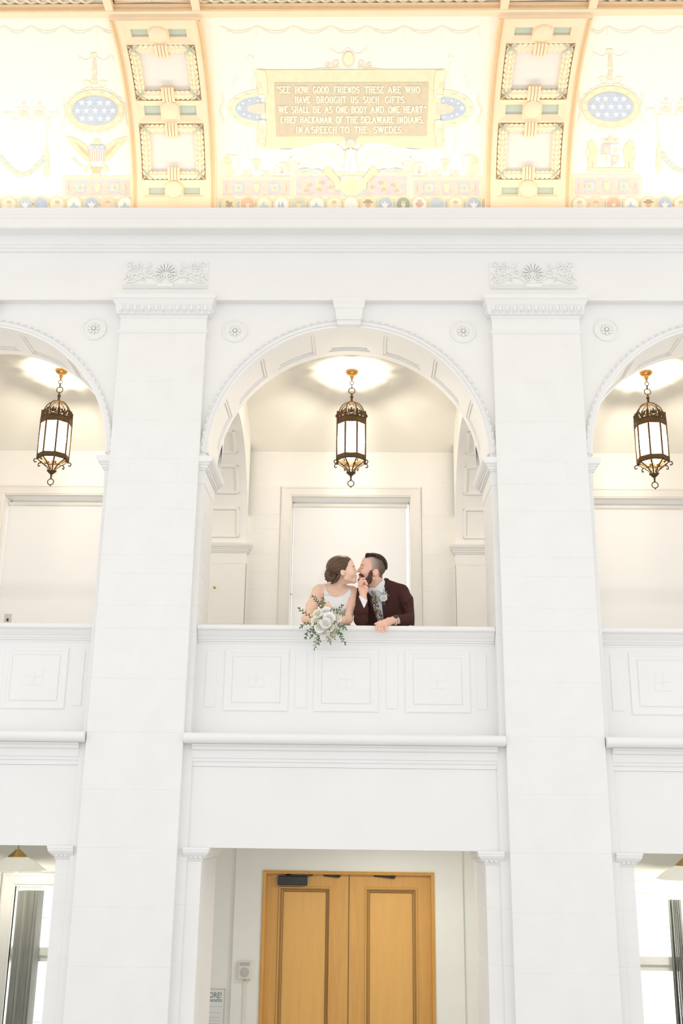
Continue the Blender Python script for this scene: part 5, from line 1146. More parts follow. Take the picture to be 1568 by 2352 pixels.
# ================================================================== the couple
import numpy as np
PXM = 0.00323           # metres to a pixel at the couple
def P3(px, py, Y): q = at(px, py, Y); return np.array((q.x, q.y, q.z), dtype=np.float32)
class SDF:
    def __init__(s, lo, hi, h):
        s.lo = np.array(lo, np.float32); s.h = h; s.n = [int((b-a)/h)+2 for a, b in zip(lo, hi)]
        s.F = np.full(s.n, .06, np.float32); s.ax = [s.lo[i]+h*np.arange(s.n[i], dtype=np.float32) for i in range(3)]
    def copy(s):
        c = SDF.__new__(SDF); c.lo, c.h, c.n, c.ax = s.lo, s.h, s.n, s.ax; c.F = s.F.copy(); return c
    def sub(s, lo, hi, pad=.035):
        sl = []
        for i in range(3):
            a = max(0, int((lo[i]-pad-s.lo[i])/s.h)); b = min(s.n[i], int((hi[i]+pad-s.lo[i])/s.h)+2)
            if b <= a: return None, None
            sl.append(slice(a, b))
        g = (s.ax[0][sl[0]][:, None, None], s.ax[1][sl[1]][None, :, None], s.ax[2][sl[2]][None, None, :]); return tuple(sl), g
    def put(s, sl, d, k, mode='u'):
        f = s.F[sl]
        if mode == 'u':
            if k > 0: hh = np.clip(.5+.5*(d-f)/k, 0, 1); r = d+(f-d)*hh-k*hh*(1-hh)
            else: r = np.minimum(f, d)
        else:
            if k > 0: hh = np.clip(.5-.5*(f+d)/k, 0, 1); r = f+(-d-f)*hh+k*hh*(1-hh)
            else: r = np.maximum(f, -d)
        s.F[sl] = r
    def cone(s, a, b, ra, rb, k=.02, mode='u'):
        a = np.asarray(a, np.float32); b = np.asarray(b, np.float32); R = max(ra, rb)
        sl, g = s.sub(np.minimum(a, b)-R, np.maximum(a, b)+R)
        if sl is None: return s
        ab = b-a; L2 = float(ab@ab)+1e-12
        pa = [g[i]-a[i] for i in range(3)]; t = np.clip((pa[0]*ab[0]+pa[1]*ab[1]+pa[2]*ab[2])/L2, 0, 1)
        d = np.sqrt((pa[0]-ab[0]*t)**2+(pa[1]-ab[1]*t)**2+(pa[2]-ab[2]*t)**2)-(ra+(rb-ra)*t); s.put(sl, d, k, mode); return s
    def path(s, pts, rs, k=.012, kin=.004):
        rs = rs if hasattr(rs, '__len__') else [rs]*len(pts)
        for i in range(len(pts)-1): s.cone(pts[i], pts[i+1], rs[i], rs[i+1], k if i == 0 else kin)
        return s
    def ell(s, c, r, k=.02, mode='u', rot=0.0):       # rot: roll in the picture plane (about Y), radians
        c = np.asarray(c, np.float32); R = max(r); sl, g = s.sub(c-R, c+R)
        if sl is None: return s
        x, y, z = g[0]-c[0], g[1]-c[1], g[2]-c[2]; co, si = math.cos(rot), math.sin(rot)
        x, z = x*co-z*si, x*si+z*co
        k0 = np.sqrt((x/r[0])**2+(y/r[1])**2+(z/r[2])**2)+1e-9; k1 = np.sqrt((x/r[0]**2)**2+(y/r[1]**2)**2+(z/r[2]**2)**2)+1e-9
        s.put(sl, k0*(k0-1)/k1, k, mode); return s
    def poly(s, pts, mask):                            # signed distance (m) to an outline given where it shows, running back in depth
        I = np.nonzero(mask); X = s.ax[0][I[0]]-CX; Y = s.ax[1][I[1]]+CD; Z = s.ax[2][I[2]]-CZ
        x = X*math.cos(YW)-Y*math.sin(YW); y = X*math.sin(YW)+Y*math.cos(YW)
        zc = y*math.cos(PT)+Z*math.sin(PT); yc = Z*math.cos(PT)-y*math.sin(PT); u = F*x/zc; v = -F*yc/zc; U = 784+c_*u-s_*v; V = 1176+s_*u+c_*v
        d = np.full(U.shape, 1e9, np.float32); ins = np.zeros(U.shape, bool); n = len(pts)
        for i in range(n):
            (x0, y0), (x1, y1) = pts[i], pts[(i+1) % n]; ex, ey = x1-x0, y1-y0
            t = np.clip(((U-x0)*ex+(V-y0)*ey)/(ex*ex+ey*ey+1e-9), 0, 1); d = np.minimum(d, (U-x0-ex*t)**2+(V-y0-ey*t)**2)
            ins ^= ((y0 > V) != (y1 > V)) & (U < ex*(V-y0)/((ey if abs(ey) > 1e-9 else 1e-9))+x0)
        d = np.sqrt(d)*PXM; return I, Y-CD, np.where(ins, -d, d).astype(np.float32)
    def clip(s, pts, y0=None, y1=None):
        I, Y, d = s.poly(pts, s.F < .02); d = np.maximum(s.F[I], d)
        if y0 is not None: d = np.maximum(d, y0-Y)
        if y1 is not None: d = np.maximum(d, Y-y1)
        s.F[I] = d; return s
    def cut(s, pts, y0=None, y1=None):
        I, Y, d = s.poly(pts, s.F < .02)
        if y0 is not None: d = np.maximum(d, y0-Y)
        if y1 is not None: d = np.maximum(d, Y-y1)
        s.F[I] = np.maximum(s.F[I], -d); return s
    def front(s, px, py, y0=-.1):                     # world point where the sight line first meets the surface
        Y = y0
        while Y < 1.2:
            q = at(px, py, Y); i = [int(round((q[j]-s.lo[j])/s.h)) for j in range(3)]
            if all(0 <= i[j] < s.n[j] for j in range(3)) and s.F[i[0], i[1], i[2]] < 0: return q
            Y += s.h*.5
        return None
    def mesh(s, name, relax=2):
        Fv = s.F; Fv[0] = Fv[-1] = .06; Fv[:, 0] = Fv[:, -1] = .06; Fv[:, :, 0] = Fv[:, :, -1] = .06
        sg = Fv < 0; cnt = np.zeros([n-1 for n in s.n], np.uint8)
        for dx in (0, 1):
            for dy in (0, 1):
                for dz in (0, 1): cnt += sg[dx:s.n[0]-1+dx, dy:s.n[1]-1+dy, dz:s.n[2]-1+dz]
        act = (cnt > 0) & (cnt < 8); I = np.argwhere(act); idx = np.full(act.shape, -1, np.int32); idx[tuple(I.T)] = np.arange(len(I))
        pos = np.zeros((len(I), 3)); w = np.zeros(len(I))
        C8 = [(a, b, c) for a in (0, 1) for b in (0, 1) for c in (0, 1)]
        vals = {c: Fv[I[:, 0]+c[0], I[:, 1]+c[1], I[:, 2]+c[2]].astype(float) for c in C8}
        for a in C8:
            for ax in range(3):
                if a[ax] == 0:
                    b = list(a); b[ax] = 1; b = tuple(b); va, vb = vals[a], vals[b]; cr = (va < 0) != (vb < 0)
                    t = np.where(cr, va/(va-vb+1e-12), 0); pp = np.zeros((len(I), 3))+np.array(a); pp[:, ax] = t; pos += pp*cr[:, None]; w += cr
        pos = pos/np.maximum(w, 1)[:, None]+I; verts = s.lo+pos*s.h
        faces = []
        for ax in range(3):
            o1, o2 = [(1, 2), (2, 0), (0, 1)][ax]
            sl0 = [slice(1, -1)]*3; 
            A = [slice(None)]*3; B = [slice(None)]*3; A[ax] = slice(0, -1); B[ax] = slice(1, None)
            cr = sg[tuple(A)] != sg[tuple(B)]; E = np.argwhere(cr); inside = sg[tuple(A)][tuple(E.T)]
            ok = (E[:, o1] > 0) & (E[:, o2] > 0) & (E[:, o1] < s.n[o1]-1) & (E[:, o2] < s.n[o2]-1); E = E[ok]; inside = inside[ok]
            def cid(d1, d2): J = E.copy(); J[:, o1] -= d1; J[:, o2] -= d2; return idx[tuple(J.T)]
            q = np.stack([cid(1, 1), cid(0, 1), cid(0, 0), cid(1, 0)], 1); q[~inside] = q[~inside][:, ::-1]; faces.append(q)
        faces = np.concatenate(faces); faces = faces[(faces >= 0).all(1)]
        for _ in range(relax):
            acc = np.zeros_like(verts); c = np.zeros(len(verts))
            for a, b in ((0, 1), (1, 2), (2, 3), (3, 0)):
                np.add.at(acc, faces[:, a], verts[faces[:, b]]); np.add.at(acc, faces[:, b], verts[faces[:, a]]); np.add.at(c, faces[:, a], 1); np.add.at(c, faces[:, b], 1)
            verts = verts*.5+.5*acc/np.maximum(c, 1)[:, None]
        me = bpy.data.meshes.new(name); me.vertices.add(len(verts)); me.vertices.foreach_set('co', verts.astype(np.float32).ravel())
        nf = len(faces); me.loops.add(nf*4); me.loops.foreach_set('vertex_index', faces.astype(np.int32).ravel()); me.polygons.add(nf)
        me.polygons.foreach_set('loop_start', np.arange(0, nf*4, 4, dtype=np.int32)); me.polygons.foreach_set('use_smooth', np.ones(nf, bool)); me.update(calc_edges=True); me.validate()
        return me
    def build(s, name, mt, parent, relax=2):
        me = s.mesh(name, relax); me.materials.append(M[mt] if isinstance(mt, str) else mt); o = bpy.data.objects.new(name, me); COL.objects.link(o); o.parent = parent; return o
# ---- materials
M['skin_b'] = mat('fair_skin', (.85, .575, .435), .5, var=.03, vscale=30, sub=.12, spec=.3)
M['skin_g'] = mat('rosy_skin', (.80, .485, .375), .5, var=.05, vscale=30, sub=.12, spec=.3)
M['hair_b'] = mat('chestnut_hair', (.085, .041, .017), .36, var=.45, vscale=30, bump=.5, bscale=60, aniso=(1, 1, 6))
M['hair_g'] = mat('dark_brown_hair', (.032, .021, .013), .62, spec=.2, var=.4, vscale=80, bump=.6, bscale=300)
M['fade'] = mat('clipped_hair', (.30, .215, .175), .7, var=.18, vscale=160, bump=.25, bscale=500)
M['beard'] = mat('brown_beard', (.085, .036, .016), .6, var=.5, vscale=110, bump=.8, bscale=260)
M['satin'] = mat('white_satin', (.84, .845, .85), .38, var=.01, vscale=6, spec=.4)
M['tweed'] = mat('maroon_tweed', (.062, .0235, .020), .85, var=.55, vscale=330, bump=.5, bscale=500, spec=.2)
M['shirt'] = mat('pale_blue_shirt', (.70, .755, .83), .7, var=.02, vscale=30)
M['cuff'] = mat('white_shirt_cotton', (.80, .815, .84), .7, var=.01)
M['trouser'] = mat('dark_trouser_cloth', (.035, .014, .012), .85, var=.3, vscale=200)
M['shoe'] = mat('dark_brown_leather', (.03, .014, .008), .35, var=.2, vscale=40)
M['lip'] = mat('lip', (.62, .25, .21), .4, var=.05, vscale=60)
M['lipnail'] = mat('nail', (.80, .55, .46), .35, var=.02)
M['lash'] = mat('dark_lash', (.03, .018, .012), .6, var=.2)
M['browb'] = mat('brow_hair', (.12, .06, .03), .7, var=.3, vscale=200)
M['goldj'] = mat('gold', (.85, .62, .30), .25, 1.0, var=.05)
M['silver'] = mat('silver', (.85, .84, .82), .2, 1.0, var=.03)
M['strap'] = mat('tan_leather', (.36, .14, .03), .5, var=.15, vscale=60)
M['dial'] = mat('watch_dial', (.05, .055, .05), .25, .3, var=.2, vscale=60)
M['petal'] = mat('white_petal', (.92, .905, .86), .6, var=.02, vscale=30, sub=.1)
M['petalc'] = mat('cream_petal', (.92, .87, .77), .6, var=.03, vscale=30, sub=.1)
M['leaf'] = mat('dark_green_leaf', (.05, .125, .045), .5, var=.35, vscale=25)
M['leaf2'] = mat('olive_leaf', (.17, .24, .10), .5, var=.3, vscale=25)
M['berry'] = mat('cream_berry', (.70, .66, .42), .5, var=.1)
M['twig'] = mat('brown_twig', (.16, .11, .07), .7, var=.2)
def veilmat():
    m = bpy.data.materials.new('sheer_tulle'); m.use_nodes = True; nt = m.node_tree; out = nt.nodes['Material Output']
    t = nt.nodes.new('ShaderNodeBsdfTransparent'); d = nt.nodes.new('ShaderNodeBsdfTranslucent'); d.inputs[0].default_value = (.95, .95, .95, 1); e = nt.nodes.new('ShaderNodeBsdfDiffuse'); e.inputs[0].default_value = (.95, .95, .95, 1)
    a = nt.nodes.new('ShaderNodeMixShader'); a.inputs[0].default_value = .5; nt.links.new(d.outputs[0], a.inputs[1]); nt.links.new(e.outputs[0], a.inputs[2])
    n = nt.nodes.new('ShaderNodeTexNoise'); n.inputs['Scale'].default_value = 18; mp = nt.nodes.new('ShaderNodeMapRange'); mp.inputs[3].default_value = .10; mp.inputs[4].default_value = .32
    nt.links.new(n.outputs['Fac'], mp.inputs[0]); mx = nt.nodes.new('ShaderNodeMixShader'); nt.links.new(mp.outputs[0], mx.inputs[0]); nt.links.new(t.outputs[0], mx.inputs[1]); nt.links.new(a.outputs[0], mx.inputs[2]); nt.links.new(mx.outputs[0], out.inputs['Surface']); return m
M['veil'] = veilmat()
def fademat():
    m = bpy.data.materials.new('clipped_hair'); m.use_nodes = True; nt = m.node_tree; b = nt.nodes['Principled BSDF']; b.inputs['Roughness'].default_value = .75
    tc = nt.nodes.new('ShaderNodeTexCoord'); sx = nt.nodes.new('ShaderNodeSeparateXYZ'); nt.links.new(tc.outputs['Object'], sx.inputs[0]); n = nt.nodes.new('ShaderNodeTexNoise'); n.inputs['Scale'].default_value = 170
    mr = nt.nodes.new('ShaderNodeMapRange'); mr.inputs[1].default_value = at(848, 1300, .34).x; mr.inputs[2].default_value = at(884, 1300, .40).x; nt.links.new(sx.outputs[0], mr.inputs[0])
    ad = nt.nodes.new('ShaderNodeMath'); ad.operation = 'MULTIPLY_ADD'; ad.inputs[1].default_value = .55; nt.links.new(n.outputs['Fac'], ad.inputs[0]); nt.links.new(mr.outputs[0], ad.inputs[2])
    r = nt.nodes.new('ShaderNodeValToRGB'); r.color_ramp.elements[0].position = .22; r.color_ramp.elements[0].color = (.66, .45, .37, 1); r.color_ramp.elements[1].position = 1.25/1.3; r.color_ramp.elements[1].color = (.13, .088, .065, 1)
    e = r.color_ramp.elements.new(.55); e.color = (.37, .275, .235, 1); nt.links.new(ad.outputs[0], r.inputs[0]); nt.links.new(r.outputs[0], b.inputs['Base Color']); return m
M['fade'] = fademat()
def tiemat():
    m = bpy.data.materials.new('floral_tie_silk'); m.use_nodes = True; nt = m.node_tree; b = nt.nodes['Principled BSDF']; b.inputs['Roughness'].default_value = .6
    tc = nt.nodes.new('ShaderNodeTexCoord'); v = nt.nodes.new('ShaderNodeTexVoronoi'); v.inputs['Scale'].default_value = 85; nt.links.new(tc.outputs['Object'], v.inputs['Vector'])
    sp = nt.nodes.new('ShaderNodeSeparateColor'); nt.links.new(v.outputs['Color'], sp.inputs[0])
    r = nt.nodes.new('ShaderNodeValToRGB'); r.color_ramp.interpolation = 'CONSTANT'; els = r.color_ramp.elements
    els[0].position = 0; els[0].color = (.72, .64, .56, 1); els[1].position = .3; els[1].color = (.68, .30, .22, 1)
    for ps_, c in ((.48, (.66, .48, .38, 1)), (.64, (.055, .12, .085, 1)), (.82, (.58, .56, .50, 1))): e = els.new(ps_); e.color = c
    nt.links.new(sp.outputs[0], r.inputs[0]); st = nt.nodes.new('ShaderNodeMath'); st.operation = 'LESS_THAN'; st.inputs[1].default_value = .60; nt.links.new(v.outputs['Distance'], st.inputs[0])
    mx = nt.nodes.new('ShaderNodeMix'); mx.data_type = 'RGBA'; mx.inputs[6].default_value = (.06, .12, .105, 1); nt.links.new(st.outputs[0], mx.inputs[0]); nt.links.new(r.outputs[0], mx.inputs[7]); nt.links.new(mx.outputs[2], b.inputs['Base Color']); return m
M['tie'] = tiemat()
# ------------------------------------------------------------------ bride
HV = .003
YH = .37
br = empty('person', (at(772, 1440, .7).x, .7, GF), 'woman in a white satin dress with a low bun, kissing the man', 'person')
def rel(o, root):       # keep world placement under a root that is not at the origin
    o.location = o.location-root.location if False else o.location; o.matrix_parent_inverse = Matrix.Translation(root.location).inverted(); return o
b = SDF((-.42, .03, 3.56), (.14, .74, 4.52), HV)
B = lambda x, y, dy=0.0: P3(x, y, YH+dy)
b.ell(B(784, 1301), (.083, .070, .079), 0); b.ell(B(798, 1300), (.044, .058, .052), .03); b.ell(B(799, 1317), (.050, .052, .066), .03)
for sd in (-1, 1):
    b.cone(B(793, 1329, sd*.036), B(812, 1335.0, 0), .014, .0125, .02); b.ell(B(806, 1317, sd*.030), (.026, .024, .028), .02)
b.ell(B(814, 1334.2), (.0145, .018, .0135), .010); b.ell(B(811, 1324.5), (.021, .025, .030), .015)
b.ell(B(810, 1301), (.011, .042, .010), .012)
b.cone(B(813.0, 1304.5), B(818.8, 1312.6), .0070, .0072, .008); b.ell(B(819.4, 1313.6), (.0085, .0085, .0078), .004)
for sd in (-1, 1): b.ell(B(816, 1316, sd*.0085), (.0080, .0062, .0058), .004)
b.ell(B(817.4, 1322.4), (.0080, .015, .0055), .004); b.ell(B(817.2, 1328.2), (.0080, .014, .0060), .004)
b.ell(B(819, 1325.4), (.010, .022, .0022), .003, 's')
for sd in (-1, 1): b.ell(B(814.5, 1307, sd*.034), (.012, .015, .0085), .010, 's'); b.ell(B(811.0, 1307.4, sd*.029), (.0105, .012, .0088), .003)
for sd in (-1, 1):
    b.ell(B(786.5, 1314.5, sd*.061), (.0175, .010, .025), .006, rot=-.2); b.ell(B(787.6, 1313.2, sd*.072), (.010, .0085, .015), .003, 's', rot=-.2); b.ell(B(790, 1316, sd*.066), (.004, .005, .006), .003)
NK = lambda x, y, Y: P3(x, y, Y)
b.cone(NK(783.5, 1328, .392), NK(775, 1356, .465), .044, .050, .012)
b.cone(NK(808, 1335.5, .372), NK(795, 1335, .38), .009, .022, .012)
b.cone(NK(772, 1350, .47), NK(735, 1355, .465), .046, .040, .03); b.cone(NK(780, 1355, .47), NK(808, 1357, .475), .044, .036, .03)
b.ell(NK(772, 1377, .495), (.130, .075, .090), .04); b.ell(NK(773, 1408, .535), (.108, .080, .15), .04); b.ell(NK(775, 1460, .61), (.115, .09, .15), .04)
for x in (757, 786): b.ell(NK(x, 1394, .445), (.050, .046, .048), .03)
b.cone(NK(800, 1352, .418), NK(781, 1371, .425), .006, .007, .02)           # collarbone and neck cord
b.cone(NK(745, 1360, .42), NK(770, 1366, .415), .006, .006, .02)
# her right arm (left in the picture)
b.path([NK(730, 1360, .46), NK(716, 1392, .37), NK(704.5, 1420, .275)], [.045, .041, .037], .03, .02)
b.path([NK(704, 1423, .27), NK(722, 1421, .20), NK(744, 1408, .135)], [.036, .034, .022], .015, .012)
# her left arm
b.path([NK(809, 1359, .475), NK(806.5, 1392, .38), NK(800, 1420, .275)], [.034, .031, .031], .02, .02)
b.path([NK(800, 1423, .27), NK(784, 1422, .20), NK(762, 1411, .14)], [.032, .031, .021], .015, .012)
# hands closed round the stems
b.ell(NK(749, 1398, .135), (.028, .022, .030), .012)
for i in range(4): y = 1388.5+3.3*i; b.path([NK(743.5, y+1.0, .128), NK(749, y-.6, .098), NK(756, y+.4, .100), NK(758, y+1.5, .12)], [.0088, .0088, .0082, .007], .006, .003)
b.path([NK(745, 1400, .12), NK(750, 1386, .118), NK(754.5, 1382.5, .118)], [.010, .009, .0078], .006, .003)
b.ell(NK(757, 1408, .135), (.024, .020, .026), .012)
for i in range(4): y = 1402+3*i; b.path([NK(763, y, .125), NK(757, y, .100), NK(750, y+.5, .102)], [.0085, .0085, .0075], .006, .003)
body_b = b.copy()
rel(b.build('body', 'skin_b', br), br)
# dress: offset of the body below the neckline
d = body_b.copy()
d.F = d.F-.0055
d.clip([(746, 1346.5), (751, 1358.5), (756.5, 1366), (764, 1371), (773, 1372.3), (785, 1368.5), (795, 1361), (803.5, 1349.5), (807, 1361), (801.5, 1379), (798.5, 1391), (796.5, 1412), (800, 1700), (730, 1700), (733, 1416), (739, 1392), (742.8, 1373), (744.8, 1356)])
Zg = d.ax[2][None, None, :]; Yg_ = d.ax[1][None, :, None]
d.F = np.maximum(d.F, (.40-Yg_)); 
rel(d.build('dress', 'satin', br, 3), br)
# gathered folds across the bodice
for pts in ([(800, 1380), (788, 1390), (776, 1402), (766, 1410)], [(802, 1376), (790, 1383), (774, 1390), (758, 1394)], [(798, 1392), (790, 1402), (780, 1413)]):
    Q = []
    for x, y in pts:
        q = d.front(x, y, .2)
        if q: Q.append((q.x, q.y+.003, q.z))
    if len(Q) > 2: m = MB(); n_ = len(Q); Q = [(x, y+.0035, z) for x, y, z in Q]; m.tube(Q, [.002]+[.0062]*(n_-2)+[.002], 8); rel(m.build('dress_fold', 'satin', br, smooth=True), br)
def surf_line(sdf, pts, y0, off): return [(lambda q: (q.x, q.y-off, q.z))(sdf.front(x, y, y0)) for x, y in pts if sdf.front(x, y, y0)]
for pts in ([(745.5, 1348), (744.5, 1345.5), (742, 1343.5), (739.5, 1342.6)], [(803.8, 1350), (804, 1348), (804.6, 1346.2)]):
    Q = surf_line(body_b, pts, .2, .002); e0 = Q[-1]; Q.append((e0[0]-.004, e0[1]+.05, e0[2]+.006))
    if len(Q) > 1: rel(MB().tube(Q, .0032, 6).build('shoulder_strap', 'satin', br, smooth=True), br)
# skirt to the gallery floor
cxs = at(775, 1460, .62); m = MB(); pr = []
for z, r, yy in ((3.72, .115, .0), (3.6, .135, .01), (3.35, .17, .04), (3.1, .21, .06), (2.865, .26, .08)): pr.append((z, r, yy))
V = []; Fq = []; n = 40
for z, r, yy in pr:
    for i in range(n): a = 2*PI*i/n; rr = r*(1+.04*math.cos(9*a)*(3.72-z)); V.append((cxs.x+rr*math.cos(a), min(.62+yy+rr*.85*math.sin(a), 2.0), z))
for k in range(len(pr)-1):
    for i in range(n): Fq.append((k*n+i, k*n+(i+1) % n, (k+1)*n+(i+1) % n, (k+1)*n+i))
Fq.append(tuple(range(n))); m.add(V, Fq)
m.v = [(x, max(y, .485), z) for x, y, z in m.v]; rel(m.build('skirt', 'satin', br, smooth=True), br)
# hair: swept cap, low bun, locks
h = SDF((-.24, .24, 4.16), (.11, .52, 4.60), .0028)
h.ell(B(781.5, 1300.5), (.0950, .078, .0810), 0); h.ell(B(770, 1304), (.066, .072, .064), .03); h.ell(B(795, 1296), (.046, .066, .047), .02)
capF = h.copy()
def hair_front(x, y): return capF.front(x, y, .2)
locks = [[(803.5, 1286), (795, 1282), (781, 1280.5), (767, 1286), (757.5, 1295.5), (754.5, 1305), (756, 1313)],
         [(803, 1287.5), (794, 1284), (780, 1283), (767, 1289), (758, 1299), (755.5, 1310)],
         [(801, 1290), (792, 1288), (779, 1288.5), (768, 1294.5), (760, 1303), (758, 1313)],
         [(799.5, 1294), (790, 1293), (779, 1294.5), (769, 1300), (762, 1308), (759.5, 1317)],
         [(798.3, 1299), (789, 1299), (779, 1301), (770, 1306), (763, 1313)],
         [(797.4, 1304), (789, 1304.5), (779, 1306.5), (771, 1311), (765, 1317)],
         [(796.5, 1308.5), (789, 1308), (780, 1310), (773, 1315), (768, 1321)]]
for L in locks:
    Q = [hair_front(x, y) for x, y in L]; Q = [np.array((q.x, q.y+.0035, q.z), np.float32) for q in Q if q]
    if len(Q) > 2: h.path(Q, [.0055]+[.0082]*(len(Q)-2)+[.0065], .004, .004)
h.path([P3(x, y, YH-.010) for x, y in ((804.5, 1285), (795.5, 1280.2), (782, 1278.4), (768.5, 1282), (758.5, 1290.5), (753.6, 1301), (753.8, 1309))], [.006, .0082, .0085, .0085, .0085, .008, .007], .008, .008)
h.path([P3(x, y, YH-.034) for x, y in ((803.8, 1286), (795, 1282.3), (782, 1280.8), (769, 1284.6), (759.5, 1292.5), (755, 1302), (755, 1310))], [.005, .0075, .008, .008, .008, .0075, .006], .005, .006)
h.clip([(806.3, 1284.2), (801.5, 1288.5), (799, 1295), (798, 1303), (797, 1311), (792.5, 1312), (788, 1308.5), (781.5, 1309.5), (777.5, 1317), (777, 1326), (770, 1338), (745, 1345), (738, 1330), (738, 1266), (803, 1266)])
YB_ = YH+.012
h.ell(P3(761.5, 1324, YB_), (.047, .046, .043), .006)
for k in range(5):
    a0 = k*2*PI/5; pts = []
    for j in range(9):
        t = j/8; a = a0+2.6*t; r = .044*(1-.62*t)
        pts.append(P3(761.5, 1324, YB_)+np.array((r*1.06*math.cos(a), -.012-.036*math.sqrt(max(0, 1-(r/.047)**2)), r*.98*math.sin(a)), np.float32))
    h.path(pts, [.0115]*8+[.007], .004, .004)
h.path([P3(779, 1318, YH-.05), P3(776, 1327, YH-.045), P3(770, 1335, YH-.03), P3(762, 1340, YH-.01)], [.010, .012, .011, .008], .006, .004)
h.path([P3(757, 1303, YH-.03), P3(750.5, 1312, YH-.02), P3(748.5, 1324, YH-.005), P3(753, 1336, YH)], [.008, .011, .011, .007], .006, .004)
rel(h.build('hair', 'hair_b', br, 1), br)
def ribbon3(pts, r, mt, nm, root, flat=1): o = MB().tube(pts, r, 6, flat=flat).build(nm, mt, root, smooth=True); return rel(o, root)
def onskin(sdf, pts, off=.001, y0=.15):
    out = []
    for x, y in pts:
        q = sdf.front(x, y, y0)
        if q: out.append((q.x, q.y-off, q.z))
    return out
ribbon3(onskin(body_b, [(808.3, 1302.2), (810.5, 1300.6), (813, 1300.8)]), [.0016, .0022, .0014], 'browb', 'eyebrow', br)
ribbon3(onskin(body_b, [(809.2, 1306.6), (811, 1308.3), (813.3, 1308.8)]), [.0012, .0018, .0012], 'lash', 'eyelash', br)
lp = SDF(B(812, 1332)-.03, B(812, 1320)+.035, .0018); lp.ell(B(817.6, 1322.6), (.0082, .0135, .0052), 0); lp.ell(B(817.4, 1328.0), (.0082, .0125, .0056), 0); rel(lp.build('lips', 'lip', br, 1), br)
q = B(791, 1328.5, -.062); m = MB(); m.ell(tuple(q), (.0028, .0028, .0028), 8, 6); m.tube([tuple(q+np.array((0, 0, .010))), tuple(q)], .0008, 5); m.ell(tuple(q+np.array((0, 0, .011), np.float32)), (.0018, .0018, .0018), 6, 5); rel(m.build('earring', 'goldj', br, smooth=True), br)
# sheer veil hanging from the back of the bun
m = MB(); V = []; Fq = []; NU, NV_ = 10, 12
for j in range(NV_+1):
    t = j/NV_
    for i in range(NU+1):
        u = i/NU; x = 753-(6+26*t**.7)*(1-u)*.9-2*t; y = 1302+46*t**.85-3*(1-u)*(1-t); dy = .01+.06*u+.010*math.sin(u*9+t*3)+.06*t
        q = P3(x, y, YH+dy); V.append(tuple(q))
for j in range(NV_):
    for i in range(NU): a = j*(NU+1)+i; Fq.append((a, a+1, a+NU+2, a+NU+1))
m.add(V, Fq); rel(m.build('veil', 'veil', br, smooth=True), br)
MB().tube([tuple(P3(751.5, 1300, YH-.02)), tuple(P3(751.0, 1303.5, YH-.03)), tuple(P3(753, 1306, YH-.04))], .003, 6).build('comb', 'lash', br, smooth=True); rel(br.children[-1], br)
# ------------------------------------------------------------------ groom
YG = .405
gr = empty('person', (at(884, 1440, .75).x, .75, GF), 'bearded man in a maroon tweed jacket and floral tie, kissing the woman', 'person')
G = lambda x, y, dy=0.0: P3(x, y, YG+dy)
g = SDF((-.02, .02, 3.86), (.45, .62, 4.54), HV)
g.ell(G(860, 1299.5), (.086, .073, .083), 0); g.ell(G(844, 1294), (.044, .058, .048), .03); g.ell(G(843, 1313), (.052, .054, .066), .03)
for sd in (-1, 1):
    g.cone(G(856, 1329, sd*.048), G(830, 1333.5, 0), .017, .016, .02); g.ell(G(836, 1314, sd*.033), (.026, .024, .028), .02)
g.ell(G(830, 1333), (.018, .022, .017), .012); g.ell(G(833, 1322), (.023, .028, .028), .015)
g.ell(G(832.0, 1297.6), (.011, .044, .009), .010)
g.cone(G(830, 1301.5), G(823.4, 1310), .0085, .0092, .010); g.ell(G(822.6, 1311.2), (.0095, .0105, .0095), .004)
for sd in (-1, 1): g.ell(G(827, 1313.8, sd*.0105), (.0095, .0075, .0072), .004)
g.ell(G(825.8, 1322.6), (.0085, .017, .0055), .004); g.ell(G(826.2, 1327), (.0085, .016, .0062), .004)
for sd in (-1, 1): g.ell(G(829.0, 1304, sd*.036), (.012, .015, .009), .010, 's'); g.ell(G(832.6, 1304.6, sd*.030), (.0105, .012, .0085), .003)
for sd in (-1, 1):
    g.ell(G(862, 1315, sd*.070), (.0215, .011, .0275), .006, rot=.15); g.ell(G(860.8, 1313.6, sd*.082), (.012, .0095, .017), .003, 's', rot=.15); g.ell(G(858, 1317, sd*.078), (.005, .006, .006), .003)
g.cone(G(860, 1327, .01), P3(867, 1362, .50), .054, .062, .02)
g.cone(G(845, 1338, 0), G(858, 1334, 0), .022, .035, .02)
# hand under the chin
HN = lambda x, y, Y: P3(x, y, Y)
g.cone(HN(834, 1378, .255), HN(833.5, 1362, .265), .026, .027, .01); g.ell(HN(833, 1352.5, .27), (.034, .021, .034), .014); g.ell(HN(839.5, 1355.5, .255), (.018, .016, .024), .012)
g.path([HN(824.5, 1347, .262), HN(825.6, 1336.5, .25), HN(830, 1329.6, .252), HN(837.2, 1328.4, .262)], [.0102, .0102, .0092, .0078], .008, .003)
g.path([HN(828.5, 1344, .242), HN(831.0, 1335.6, .232), HN(838.2, 1334.2, .236), HN(842.6, 1341.8, .244)], [.0102, .0102, .0094, .0080], .008, .003)
g.path([HN(824.5, 1349, .285), HN(827.0, 1339, .278), HN(833, 1334, .278), HN(840.0, 1337.0, .28)], [.010, .010, .0092, .0076], .008, .003)
g.path([HN(826.0, 1352, .30), HN(828.0, 1344, .295), HN(834, 1340, .29), HN(840, 1342, .29)], [.009, .009, .0085, .0072], .008, .003)
g.path([HN(840.5, 1357, .248), HN(842.6, 1350.5, .238), HN(838.0, 1346.6, .236)], [.0125, .0105, .0085], .008, .003)
